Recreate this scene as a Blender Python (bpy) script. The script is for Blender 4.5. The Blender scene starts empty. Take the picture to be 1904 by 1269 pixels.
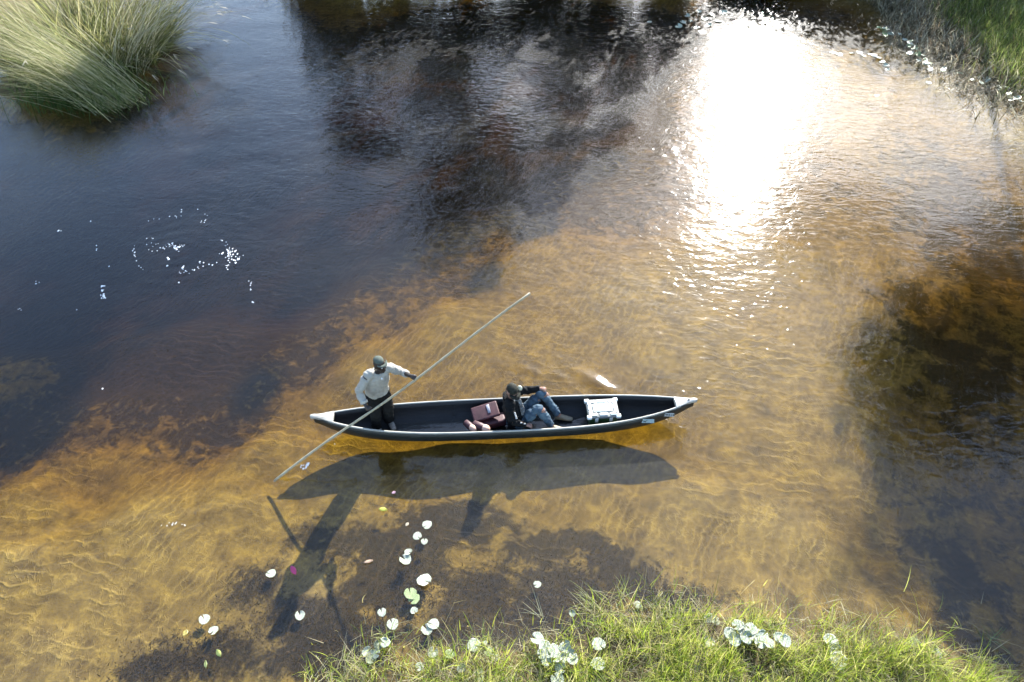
import bpy, bmesh, math, random
import numpy as np
from mathutils import Vector, Matrix
rng = np.random.default_rng(7); random.seed(7)
R = math.radians
scn = bpy.context.scene
col = scn.collection

# ---------------------------------------------------------------- camera
H, PITCH, FPX = 8.9, R(44.0), 1360.0
cam = bpy.data.cameras.new('camera'); cam.lens = 36.0*FPX/1904; cam.sensor_width = 36
cam.clip_start = .1; cam.clip_end = 2000
camo = bpy.data.objects.new('camera', cam); col.objects.link(camo)
camo.location = (0, 0, H); camo.rotation_euler = (math.pi/2-PITCH, 0, 0)
scn.camera = camo
# ---------------------------------------------------------------- sky, sun, exposure
SUN_EL, SUN_AZ = R(27.4), R(19.5)          # azimuth clockwise from +Y
world = bpy.data.worlds.new('World'); scn.world = world; world.use_nodes = True
wn = world.node_tree.nodes; wl = world.node_tree.links
sky = wn.new('ShaderNodeTexSky'); sky.sky_type = 'NISHITA'; sky.sun_disc = False
sky.sun_elevation = SUN_EL; sky.sun_rotation = SUN_AZ
sky.air_density = 1.0; sky.dust_density = .7; sky.ozone_density = 1.3
bg = wn['Background']; bg.inputs['Strength'].default_value = .14
wl.new(sky.outputs[0], bg.inputs['Color'])
sl = bpy.data.lights.new('sun', 'SUN'); sl.energy = 5.0; sl.angle = R(.5); sl.color = (1, .975, .92)
so = bpy.data.objects.new('sun', sl); col.objects.link(so)
S = Vector((math.sin(SUN_AZ)*math.cos(SUN_EL), math.cos(SUN_AZ)*math.cos(SUN_EL), math.sin(SUN_EL)))
so.rotation_euler = S.to_track_quat('Z', 'Y').to_euler(); so.location = (20, 60, 30)
scn.view_settings.view_transform = 'Standard'; scn.view_settings.look = 'None'
scn.view_settings.exposure = 1.88; scn.view_settings.gamma = 1
scn.view_settings.use_curve_mapping = False
scn.render.engine = 'CYCLES'
scn.cycles.adaptive_threshold = .03; scn.cycles.max_bounces = 6; scn.cycles.transparent_max_bounces = 24
scn.cycles.diffuse_bounces = 2; scn.cycles.glossy_bounces = 2
scn.cycles.sample_clamp_indirect = 4

# ---------------------------------------------------------------- helpers
def W(px, py, z=0.0):
    """where the view through photo point (px, py) meets the level z"""
    dx, dy = px-952, 634.5-py
    c, s = math.cos(PITCH), math.sin(PITCH)
    d = (dx, dy*s+FPX*c, dy*c-FPX*s)
    t = (z-H)/d[2]
    return Vector((d[0]*t, d[1]*t, z))

def tag(o, label=None, cat=None, group=None, kind=None):
    if label: o['label'] = label
    if cat: o['category'] = cat
    if group: o['group'] = group
    if kind: o['kind'] = kind
    return o

def link(name, me, parent=None, m=None):
    o = bpy.data.objects.new(name, me); col.objects.link(o)
    if parent: o.parent = parent
    if m is not None and me is not None:
        for x in (m if isinstance(m, (list, tuple)) else [m]): me.materials.append(x)
    return o

def empty(name, loc, rz=0):
    o = bpy.data.objects.new(name, None); col.objects.link(o)
    o.location = loc; o.rotation_euler.z = rz; o.empty_display_size = .1
    return o

def npmesh(name, V, F, smooth=True, colr=None, fmat=None):
    """V (n,3), F (m,k) with k = 3 or 4"""
    V = np.asarray(V, 'f4'); F = np.asarray(F, 'i4'); k = F.shape[1]
    me = bpy.data.meshes.new(name)
    me.vertices.add(len(V)); me.vertices.foreach_set('co', V.ravel())
    me.loops.add(F.size); me.loops.foreach_set('vertex_index', F.ravel())
    me.polygons.add(len(F)); me.polygons.foreach_set('loop_start', np.arange(0, F.size, k, dtype='i4'))
    me.polygons.foreach_set('loop_total', np.full(len(F), k, 'i4'))
    if fmat is not None: me.polygons.foreach_set('material_index', np.asarray(fmat, 'i4'))
    me.update(calc_edges=True)
    me.polygons.foreach_set('use_smooth', np.full(len(F), smooth, '?'))
    if colr is not None:
        a = me.attributes.new('col', 'FLOAT_COLOR', 'POINT')
        c = np.ones((len(V), 4), 'f4'); c[:, :3] = colr; a.data.foreach_set('color', c.ravel())
    return me

def pymesh(name, V, F, smooth=False):
    me = bpy.data.meshes.new(name); me.from_pydata([tuple(v) for v in V], [], F); me.update()
    for p in me.polygons: p.use_smooth = smooth
    return me

class Mat:
    def __init__(s, name):
        s.m = bpy.data.materials.new(name); s.m.use_nodes = True
        s.n = s.m.node_tree.nodes; s.l = s.m.node_tree.links
        s.b = s.n.get('Principled BSDF'); s.o = s.n.get('Material Output')
        s._tc = None
    def tc(s):
        if s._tc is None: s._tc = s.n.new('ShaderNodeTexCoord').outputs['Object']
        return s._tc
    def node(s, t, **kw):
        n = s.n.new('ShaderNode'+t)
        for k, v in kw.items():
            if hasattr(n, k): setattr(n, k, v)
            else: n.inputs[k].default_value = v
        return n
    def put(s, a, b): s.l.new(a, b)
    def noise(s, scale, detail=3, rough=.55, dist=0, vec=None):
        n = s.node('TexNoise', Scale=scale, Detail=detail, Roughness=rough, Distortion=dist)
        s.put(vec or s.tc(), n.inputs['Vector']); return n.outputs['Fac']
    def ramp(s, fac, stops, interp='LINEAR'):
        r = s.node('ValToRGB'); e = r.color_ramp.elements; r.color_ramp.interpolation = interp
        while len(e) < len(stops): e.new(.5)
        for i, (p, c) in enumerate(stops): e[i].position = p; e[i].color = (*c, 1)
        s.put(fac, r.inputs[0]); return r.outputs[0]
    def math(s, op, a, b=None, clamp=False):
        n = s.node('Math', operation=op); n.use_clamp = clamp
        for i, x in enumerate((a, b)):
            if x is None: continue
            if isinstance(x, (int, float)): n.inputs[i].default_value = x
            else: s.put(x, n.inputs[i])
        return n.outputs[0]
    def mix(s, fac, a, b, mode='MIX'):
        n = s.n.new('ShaderNodeMix'); n.data_type = 'RGBA'; n.blend_type = mode
        for x, sock in ((fac, n.inputs[0]), (a, n.inputs[6]), (b, n.inputs[7])):
            if isinstance(x, (int, float)): sock.default_value = x
            elif isinstance(x, tuple): sock.default_value = (*x, 1)
            else: s.put(x, sock)
        return n.outputs[2]
    def bump(s, h, dist, strength=1, nrm=None):
        n = s.node('Bump', Distance=dist, Strength=strength); s.put(h, n.inputs['Height'])
        if nrm: s.put(nrm, n.inputs['Normal'])
        return n.outputs[0]

def simple(name, c, rough=.6, c2=None, scale=20, bump=0, spec=.5, metal=0):
    M = Mat(name)
    c2 = c2 or tuple(x*.75 for x in c)
    f = M.noise(scale, 4)
    M.put(M.ramp(f, [(.3, c2), (.7, c)]), M.b.inputs['Base Color'])
    M.b.inputs['Roughness'].default_value = rough
    M.b.inputs['Specular IOR Level'].default_value = spec
    M.b.inputs['Metallic'].default_value = metal
    if bump:
        M.put(M.bump(M.noise(scale*2, 4), bump), M.b.inputs['Normal'])
    return M.m

def leafmat(name, trans=.4, rough=.5, spec=.4):
    """per-blade colour comes from the mesh attribute col; leaves let some light through"""
    M = Mat(name); a = M.node('Attribute', attribute_name='col')
    f = M.noise(9, 3)
    c = M.mix(.35, a.outputs['Color'], M.ramp(f, [(.3, (.55, .55, .5)), (.7, (1, 1, 1))]), 'MULTIPLY')
    M.put(c, M.b.inputs['Base Color']); M.b.inputs['Roughness'].default_value = rough
    M.b.inputs['Specular IOR Level'].default_value = spec
    t = M.node('BsdfTranslucent'); M.put(c, t.inputs['Color'])
    mx = M.node('MixShader', Fac=trans); M.put(M.b.outputs[0], mx.inputs[1]); M.put(t.outputs[0], mx.inputs[2])
    M.put(mx.outputs[0], M.o.inputs['Surface']); return M.m

def vnoise(x, y, s, seed=0):
    """smooth value noise, numpy"""
    r = np.random.default_rng(seed); T = r.random((256, 256))
    u = x/s; v = y/s; i = np.floor(u).astype(int); j = np.floor(v).astype(int)
    fu = u-i; fv = v-j; fu = fu*fu*(3-2*fu); fv = fv*fv*(3-2*fv)
    g = lambda a, b: T[a % 256, b % 256]
    return (g(i, j)*(1-fu)+g(i+1, j)*fu)*(1-fv)+(g(i, j+1)*(1-fu)+g(i+1, j+1)*fu)*fv

# ---------------------------------------------------------------- river bed and banks
CP = [(560,1120,-.045),(520,1190,-.05),  # photo point, bed level
 (60,1230,-.035),(150,1120,-.06),(20,1050,-.07),(250,1230,-.06),(60,950,-.17),(250,1000,-.09),(330,1130,-.08),(150,870,-.28),
 (0,780,-.42),(200,760,-.38),(400,760,-.40),(0,680,-.34),(200,640,-.5),(380,620,-.5),(100,550,-.7),(300,480,-.85),(100,400,-.9),
 (350,350,-.95),(500,500,-.7),(450,200,-.95),(560,640,-.38),(700,560,-.36),(800,480,-.38),(900,420,-.36),(650,400,-.6),(700,250,-.7),
 (850,300,-.6),(1000,150,-.6),(900,30,-.7),(1150,30,-.6),(1100,330,-.4),(500,850,-.19),(600,760,-.27),(700,680,-.2),(850,600,-.2),
 (950,780,-.25),(750,800,-.25),(1200,780,-.25),(1050,650,-.21),(850,840,-.22),(1100,830,-.22),(650,830,-.2),(1250,800,-.2),(1200,550,-.16),(1000,480,-.24),(1300,650,-.14),(1400,800,-.15),
 (1400,500,-.2),(1500,350,-.3),(1450,150,-.35),(1550,20,-.35),(1560,700,-.14),(1650,620,-.2),(1800,600,-.34),(1890,450,-.36),
 (1750,780,-.3),(1880,900,-.34),(1700,900,-.26),(1600,900,-.15),(1680,1030,-.22),(1850,1050,-.32),(1850,1200,-.26),(1760,1120,-.2),
 (1300,950,-.09),(1450,1000,-.07),(1530,1080,-.08),(1350,1060,-.08),(1100,900,-.13),(900,950,-.12),(650,950,-.11),(450,950,-.11),
 (700,1080,-.13),(900,1080,-.13),(1100,1080,-.12),(500,1150,-.08),(600,1210,-.1),(380,1240,-.09),(800,1150,-.09),(1000,1150,-.06),
 (1250,1140,-.05),(1450,1140,-.04),(1600,1160,-.05),(700,1250,-.03),(850,1235,.01),(1000,1235,.02),(1150,1190,.02),(1300,1200,.04),
 (1300,1260,.07),(1450,1200,.04),(1500,1260,.08),(1620,1215,.03),(1700,1250,.05),(1800,1262,.02),(1880,1262,-.16),(1000,1265,.05),
 (1600,60,-.28),(1640,130,-.2),(1700,200,-.2),(1780,260,-.2),(1860,330,-.25),(1680,75,-.04),(1760,130,-.03),(1840,175,-.02),(1900,235,-.02),
 (1720,50,.05),(1800,100,.16),(1880,150,.18),(1850,30,.4),(1700,5,.05),(150,190,-.15),(60,170,.02),(150,120,.05),(60,60,.1),(200,60,0.),
 (0,230,-.5),(250,170,-.5),(330,60,-.85),(300,250,-.9)]
CPW = np.array([(*W(a, b)[:2], z) for a, b, z in CP] +
   [(-22,12,-.8),(-25,22,-.6),(-10,26,-.5),(0,26.3,-.5),(8,26.3,-.4),(12,28,.2),(5,29,.4),(-2,29,.4),(-10,29,.4),(16,27,.5),(16,20,.5),(15,14,.4),(14,9,.2),
    (11,6,-.2),(9,2.5,-.2),(4,1.5,.3),(0,1.5,.2),(-3,1.5,.02),(-6,1.5,-.05),(-10,3,-.15),(-14,8,-.4),(-12,5,-.2)])
def bed(x, y):
    shp = np.shape(x); x = np.ravel(x).astype(float); y = np.ravel(y).astype(float); out = np.empty_like(x)
    for a in range(0, len(x), 20000):
        xx = x[a:a+20000, None]; yy = y[a:a+20000, None]
        # nearness is measured relative to distance so far points blend more widely
        d2 = (xx-CPW[:, 0])**2+(yy-CPW[:, 1])**2
        sc = (.25+.045*np.abs(CPW[:, 1]))**2
        w = 1/(d2/sc+.25)**2.2
        out[a:a+20000] = (w*CPW[:, 2]).sum(1)/w.sum(1)
    far = np.clip(np.maximum.reduce([np.abs(x)-23, y-28, -y]), 0, 30)
    out = out*(1-np.clip(far/4, 0, 1)) + np.clip(far/4, 0, 1)*(.35+.02*far)
    out += (vnoise(x, y, .9, 3)-.5)*.03 + (vnoise(x, y, .33, 4)-.5)*.018
    return out.reshape(shp)

def axis(lo, hi, step, ext):
    a = np.arange(lo, hi+1e-6, step)
    l = lo-np.geomspace(.3, ext, 26)[::-1]; h = hi+np.geomspace(.3, ext, 26)
    return np.concatenate([l, a, h])
gx = axis(-18, 18, .1, 300); gy = axis(1, 30, .09, 300)
X, Y = np.meshgrid(gx, gy); Z = bed(X, Y)
def gridfaces(nr, nc):
    i = np.arange(nr-1)[:, None]*nc+np.arange(nc-1)[None]
    return np.stack([i, i+1, i+nc+1, i+nc], -1).reshape(-1, 4)
# dark leaf litter on the sand; right-hand and deep areas also paint tree shade
DET = [(290,200,110,90,1.2),(150,250,200,50,1.2),(740,1060,190,120,1.15),(900,1110,240,120,1.15),(1100,1090,200,100,1.05),(600,1170,220,100,1.1),(400,1210,150,70,1.),(470,1090,100,80,.85),(1280,1120,130,60,.9),
       (640,980,150,60,.6),(1110,1035,50,50,1.2),(260,1240,70,40,1.),(1000,1180,450,55,1.2),(1350,1160,260,24,1.0),(1790,1000,150,170,.95),(1800,1200,140,90,.95),
       (1800,650,190,200,.95),(1800,380,190,200,.9),(1500,250,150,200,.6),(1350,250,200,150,.5),(820,970,190,70,1.1),(640,1000,160,70,.9),(1000,1010,180,70,1.),(700,1000,120,60,.9),(1200,1040,90,50,.8)]
D = np.zeros_like(X)
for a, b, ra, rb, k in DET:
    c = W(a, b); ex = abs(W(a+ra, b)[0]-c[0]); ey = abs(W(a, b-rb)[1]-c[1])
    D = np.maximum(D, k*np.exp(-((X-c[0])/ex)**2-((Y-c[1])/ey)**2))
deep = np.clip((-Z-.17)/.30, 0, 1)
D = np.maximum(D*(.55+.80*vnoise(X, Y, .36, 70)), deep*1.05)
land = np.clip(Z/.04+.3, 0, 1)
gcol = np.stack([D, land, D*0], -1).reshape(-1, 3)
ground_me = npmesh('ground', np.stack([X, Y, Z], -1).reshape(-1, 3), gridfaces(len(gy), len(gx)), True, gcol)
M = Mat('river_sand')
att = M.node('Attribute', attribute_name='col'); sep = M.node('SeparateColor'); M.put(att.outputs['Color'], sep.inputs[0])
base = M.ramp(M.noise(3.0, 8, .72, .4), [(.32, (.060, .039, .017)), (.5, (.130, .090, .032)), (.68, (.24, .168, .048))])
grain = M.ramp(M.noise(60, 3, .7), [(.35, (.66, .62, .58)), (.6, (1, 1, 1))])
base = M.mix(.8, base, grain, 'MULTIPLY')
litn = M.noise(4.4, 8, .7, .5)
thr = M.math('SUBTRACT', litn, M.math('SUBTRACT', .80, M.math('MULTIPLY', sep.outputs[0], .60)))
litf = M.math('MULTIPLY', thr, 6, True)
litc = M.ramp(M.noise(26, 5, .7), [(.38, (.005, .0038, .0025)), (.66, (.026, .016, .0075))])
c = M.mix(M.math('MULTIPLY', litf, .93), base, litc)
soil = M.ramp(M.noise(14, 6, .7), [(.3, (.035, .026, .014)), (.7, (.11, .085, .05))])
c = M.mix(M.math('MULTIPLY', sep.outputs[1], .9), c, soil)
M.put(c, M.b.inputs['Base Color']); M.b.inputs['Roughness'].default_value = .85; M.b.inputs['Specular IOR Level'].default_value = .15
# net-like relief standing in for the light net thrown by surface ripples
mp = M.node('Mapping'); mp.inputs['Rotation'].default_value = (0, 0, R(-30)); mp.inputs['Scale'].default_value = (1.25, .6, 1)
dn = M.node('TexNoise', Scale=5.0, Detail=3)
M.put(M.tc(), dn.inputs['Vector'])
addv = M.node('VectorMath', operation='MULTIPLY_ADD'); M.put(dn.outputs['Color'], addv.inputs[0]); addv.inputs[1].default_value = (.24, .24, 0); M.put(M.tc(), addv.inputs[2])
M.put(addv.outputs[0], mp.inputs['Vector'])
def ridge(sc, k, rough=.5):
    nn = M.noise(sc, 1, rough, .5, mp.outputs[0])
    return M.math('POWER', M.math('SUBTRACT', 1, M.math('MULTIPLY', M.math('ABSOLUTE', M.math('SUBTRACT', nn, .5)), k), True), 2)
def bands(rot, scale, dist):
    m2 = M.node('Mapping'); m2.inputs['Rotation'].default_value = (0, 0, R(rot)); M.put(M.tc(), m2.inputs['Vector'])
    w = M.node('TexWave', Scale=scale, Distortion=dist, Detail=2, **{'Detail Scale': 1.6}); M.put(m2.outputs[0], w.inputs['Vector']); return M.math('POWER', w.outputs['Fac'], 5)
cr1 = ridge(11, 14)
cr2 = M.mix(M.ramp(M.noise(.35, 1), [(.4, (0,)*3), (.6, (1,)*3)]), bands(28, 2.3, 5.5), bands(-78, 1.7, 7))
caustic_net = M.math('MULTIPLY', M.math('ADD', M.math('MULTIPLY', cr1, .6), M.math('MULTIPLY', cr2, .9)), M.ramp(M.noise(2.2, 3), [(.36, (.12,)*3), (.64, (1,)*3)]))
hh = M.math('ADD', caustic_net, M.math('MULTIPLY', M.noise(45, 4, .7), .25))
# bright caustic lines painted into the sand colour along the relief
c2 = M.mix(M.math('MULTIPLY', caustic_net, .25, True), c, (.42, .31, .11))
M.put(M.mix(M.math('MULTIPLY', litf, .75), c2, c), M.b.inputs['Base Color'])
M.put(M.bump(hh, .008), M.b.inputs['Normal'])
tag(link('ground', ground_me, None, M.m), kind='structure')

# ---------------------------------------------------------------- water
ys = [.3]
while ys[-1] < 30: ys.append(ys[-1]+.022+.0028*ys[-1])
ys = np.array(ys); us = np.linspace(-1, 1, 620)
WX = us[None]*(8+.8*ys[:, None]); WY = np.repeat(ys[:, None], len(us), 1)
wz = np.zeros_like(WX); rw = np.random.default_rng(11)
for k in range(46):
    lam = .22*(3.2/.22)**(rw.random()**1.7); th = R(rw.normal(68, 34)) if k % 3 else R(rw.normal(-35, 30))
    a = .0026*lam/(2*math.pi)*(1 if lam < .8 else .6)
    sub = np.clip(lam/(3*np.maximum(np.gradient(ys)[:, None], (8+.8*ys[:, None])*2/620)), 0, 1)  # no waves finer than the mesh
    kx, ky = math.cos(th)*2*math.pi/lam, math.sin(th)*2*math.pi/lam
    wz += a*sub*np.sin(kx*WX+ky*WY+rw.random()*7+1.2*vnoise(WX, WY, lam*4, k)*2)
patch = .35+1.15*vnoise(WX, WY, 3.2, 31)*vnoise(WX, WY, 1.3, 32)*1.6
rmask = np.zeros_like(WX)
rough_c = [(900,250,420,260,.9),(1100,60,450,150,.5),(1720,700,260,190,.9),(1850,330,220,250,.7)]
for a, b, ra, rb, k in rough_c:
    c0 = W(a, b); ex = abs(W(a+ra, b)[0]-c0[0]); ey = abs(W(a, b-rb)[1]-c0[1])
    g_ = k*np.exp(-((WX-c0[0])/ex)**2-((WY-c0[1])/ey)**2); patch += g_; rmask += g_*(.35+1.3*vnoise(WX, WY, 1.6, 90))
wz *= patch
def packet(px, py, rad, lam, slope):
    global wz
    c0 = W(px, py); r = np.hypot(WX-c0[0], (WY-c0[1]))
    wz = wz+slope*lam/(2*math.pi)*np.sin(2*math.pi*r/lam)*np.exp(-(r/rad)**2)
for p in [(330,470,1.1,.3,.05),(430,480,.7,.22,.05),(190,540,.6,.2,.04),(525,884,.5,.15,.16),(567,866,.3,.12,.12),(1420,215,1.6,.35,.03),(1290,100,1.,.3,.03)]: packet(*p)
def streak(p, q, wid, amp, lam=None):
    """a low narrow wave from photo point p to q"""
    global wz
    A, B = W(*p), W(*q); dx, dy = B[0]-A[0], B[1]-A[1]; L = math.hypot(dx, dy); ux, uy = dx/L, dy/L
    s = (WX-A[0])*ux+(WY-A[1])*uy; t = -(WX-A[0])*uy+(WY-A[1])*ux
    win = 1/(1+np.exp(-(s)/.15))/(1+np.exp(-(L-s)/.15))
    wz = wz+amp*np.exp(-(t/wid)**2)*win*(1 if lam is None else np.cos(2*math.pi*t/lam))
# bow and side waves of the canoe and the old wake to the left
streak((915,672),(1010,700),.06,.006,.13); streak((1000,690),(1130,722),.06,.006,.13); streak((1092,702),(1130,724),.12,.050); streak((980,686),(991,692),.08,.04); streak((1034,698),(1046,706),.07,.032)
streak((600,800),(1250,800),.10,.004,.12); streak((1290,760),(1420,860),.12,.004,.14); streak((1290,735),(1400,650),.12,.003,.14); streak((640,826),(560,850),.1,.004,.12)
streak((0,1010),(400,950),.22,.006,.3); streak((0,1090),(380,985),.22,.006,.3); streak((60,1110),(560,860),.2,.004,.25)
streak((250,860),(600,800),.2,.004,.25); streak((760,1060),(880,960),.1,.003,.16)
nr, nc = WX.shape
V = np.stack([WX, WY, wz], -1).reshape(-1, 3); F = gridfaces(nr, nc)
# close the body of water: walls and a floor under the river bed
n = len(V); per = np.concatenate([np.arange(nc), np.arange(2*nc-1, nr*nc, nc), np.arange(nr*nc-2, (nr-1)*nc-1, -1), np.arange((nr-2)*nc, 0, -nc)])
low = V[per].copy(); low[:, 2] = -3.0
m_ = len(per); q = np.arange(m_); q2 = (q+1) % m_
walls = np.stack([per[q], n+q, n+q2, per[q2]], -1)
cen = np.array([[0, 15, -3.0]])
V = np.concatenate([V, low, cen]); 
fl = np.stack([n+q2, n+q, np.full(m_, n+m_), np.full(m_, n+m_)], -1)
Vt, Ft = V, np.concatenate([F, walls])
wc = np.zeros((len(Vt), 3)); wc[:nr*nc, 0] = np.clip(rmask.ravel(), 0, 1); wme = npmesh('river_water', Vt, Ft, True, wc)
bm = bmesh.new(); bm.from_mesh(wme); bm.verts.ensure_lookup_table()
for a, b in zip(q, q2): bm.faces.new((bm.verts[n+b], bm.verts[n+a], bm.verts[n+m_]))
bm.to_mesh(wme); bm.free()
M = Mat('river_water')
mp = M.node('Mapping'); mp.inputs['Rotation'].default_value = (0, 0, R(20)); mp.inputs['Scale'].default_value = (.7, 1.25, 1); M.put(M.tc(), mp.inputs['Vector'])
n1 = M.noise(5.5, 2, .55, .8, mp.outputs[0]); n2 = M.noise(19, 4, .62, .6, mp.outputs[0])
wa = M.node('Attribute', attribute_name='col'); ws = M.node('SeparateColor'); M.put(wa.outputs['Color'], ws.inputs[0]); pm = M.math('ADD', ws.outputs[0], .36)
nb = M.bump(M.math('MULTIPLY', n1, pm), .0105); nb = M.bump(n2, .0011, 1, nb)
geo = M.node('NewGeometry'); dot = M.node('VectorMath', operation='DOT_PRODUCT'); M.put(nb, dot.inputs[0]); M.put(geo.outputs['Incoming'], dot.inputs[1])
om = M.math('SUBTRACT', 1, M.math('ABSOLUTE', dot.outputs['Value']), True)
fr = M.math('ADD', M.math('MULTIPLY', M.math('POWER', om, 5), .955), .045)
g1 = M.node('BsdfGlossy', Roughness=.03); g2 = M.node('BsdfGlossy', Roughness=.105)
for g in (g1, g2): M.put(nb, g.inputs['Normal'])
g3 = M.node('BsdfGlossy', Roughness=.58); M.put(nb, g3.inputs['Normal'])
gx_ = M.node('MixShader', Fac=.16); M.put(g1.outputs[0], gx_.inputs[1]); M.put(g2.outputs[0], gx_.inputs[2])
gm = M.node('MixShader', Fac=.115); M.put(gx_.outputs[0], gm.inputs[1]); M.put(g3.outputs[0], gm.inputs[2])
tr = M.node('BsdfTransparent')
mx = M.node('MixShader'); M.put(fr, mx.inputs[0]); M.put(tr.outputs[0], mx.inputs[1]); M.put(gm.outputs[0], mx.inputs[2])
M.put(mx.outputs[0], M.o.inputs['Surface'])
va = M.node('VolumeAbsorption', Density=2.8); va.inputs['Color'].default_value = (.76, .64, .0, 1)
M.put(va.outputs[0], M.o.inputs['Volume'])
tag(link('river_water', wme, None, M.m), kind='structure')

# ---------------------------------------------------------------- grass-like geometry
def blades(P, heading, length, lean, width, curl, colr, nseg=4, droop=None):
    """ribbons; P (n,3), heading angle, lean = start tilt from vertical, curl = added tilt to the tip"""
    P = np.asarray(P, float); n = len(P); t = np.linspace(0, 1, nseg+1)
    hx, hy = np.cos(heading), np.sin(heading)
    pts = np.zeros((n, nseg+1, 3)); pts[:, 0] = P
    for i in range(nseg):
        ang = lean+curl*((i+.5)/nseg)**1.3; L = length/nseg
        pts[:, i+1, 0] = pts[:, i, 0]+hx*np.sin(ang)*L; pts[:, i+1, 1] = pts[:, i, 1]+hy*np.sin(ang)*L
        pts[:, i+1, 2] = pts[:, i, 2]+np.cos(ang)*L
    sa = heading+np.pi/2+rng.normal(0, .5, n)
    sx = np.stack([np.cos(sa), np.sin(sa), np.zeros(n)], -1)
    w = (width[:, None]*(1-t[None]**2*.93))[:, :, None]*sx[:, None]*.5
    V = np.stack([pts-w, pts+w], 2).reshape(-1, 3)
    b = (np.arange(n)*(nseg+1)*2)[:, None]+(np.arange(nseg)*2)[None]
    F = np.stack([b, b+1, b+3, b+2], -1).reshape(-1, 4)
    C = np.repeat(colr, (nseg+1)*2, 0)
    return V, F, C
def joinb(parts):
    V, F, C, o = [], [], [], 0
    for v, f, c in parts: V.append(v); F.append(f+o); C.append(c); o += len(v)
    return np.concatenate(V), np.concatenate(F), np.concatenate(C)
def pick(n, cols, jit=.18):
    c = np.array(cols)[rng.integers(0, len(cols), n)]; return np.clip(c*(1+rng.normal(0, jit, (n, 1))), 0, 1)
grass_m = leafmat('grass_blades', .55, .5, .3); reed_m = leafmat('reed_blades', .45, .6, .08); tree_m = leafmat('tree_leaves', .35, .4, .4); weed_m = leafmat('weed_strands', .1, .9, .02)

# --- near bank grass: one mass nobody could count
def bank_points(n, poly_fn):
    out = []
    while len(out) < n:
        px = rng.uniform(560, 1904, 4000); py = rng.uniform(1080, 1330, 4000)
        k = rng.random(4000) < poly_fn(px, py)
        for a, b in zip(px[k], py[k]): out.append(W(a, b)[:2])
    return np.array(out[:n])
EX = [(560,1262),(640,1225),(700,1205),(780,1212),(850,1215),(960,1225),(1060,1190),(1150,1150),(1250,1150),(1330,1165),(1420,1170),(1480,1160),(1560,1190),(1620,1195),(1700,1200),(1760,1225),(1830,1245),(1860,1275),(1904,1330)]
def edge_y(px): return np.interp(px, [e[0] for e in EX], [e[1] for e in EX])
def dens(px, py):
    d = (py-edge_y(px))/28
    cl = np.clip((vnoise(px, py*1.6, 30, 5)-.36)*4.5, 0, 1)
    left = np.clip((px-560)/700, .25, 1)
    return np.clip(1/(1+np.exp(-d*1.6))*(.12+.88*cl)*left, 0, 1)
Pb = bank_points(15000, dens); n = len(Pb)
zb = np.maximum(bed(Pb[:, 0], Pb[:, 1]), -.08)
L = np.clip(rng.gamma(5, .045, n), .07, .5)
g1c = pick(n, [(.31,.40,.04),(.44,.50,.06),(.20,.29,.03),(.54,.54,.13),(.54,.48,.20),(.06,.09,.02)])
part1 = blades(np.column_stack([Pb, zb]), rng.uniform(0, 6.28, n), L, np.abs(rng.normal(.25, .2, n)), rng.uniform(.004, .010, n), rng.uniform(.2, 1.5, n), g1c)
# dry flattened straw between the green
Ps = bank_points(6000, lambda a, b: np.clip(dens(a, b)*1.2, 0, 1)); n = len(Ps)
part2 = blades(np.column_stack([Ps, np.maximum(bed(Ps[:, 0], Ps[:, 1]), 0)+.02]), rng.uniform(0, 6.28, n), rng.uniform(.12, .4, n), rng.uniform(1.0, 1.45, n),
    rng.uniform(.004, .008, n), rng.uniform(0, .3, n), pick(n, [(.42,.36,.20),(.34,.30,.15),(.50,.46,.30)]), 3)
V, F, C = joinb([part1, part2])
tag(link('bank_grass', npmesh('bank_grass', V, F, True, C), None, grass_m), 'bright green and straw coloured grass covering the near bank', 'grass', kind='stuff')

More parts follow.
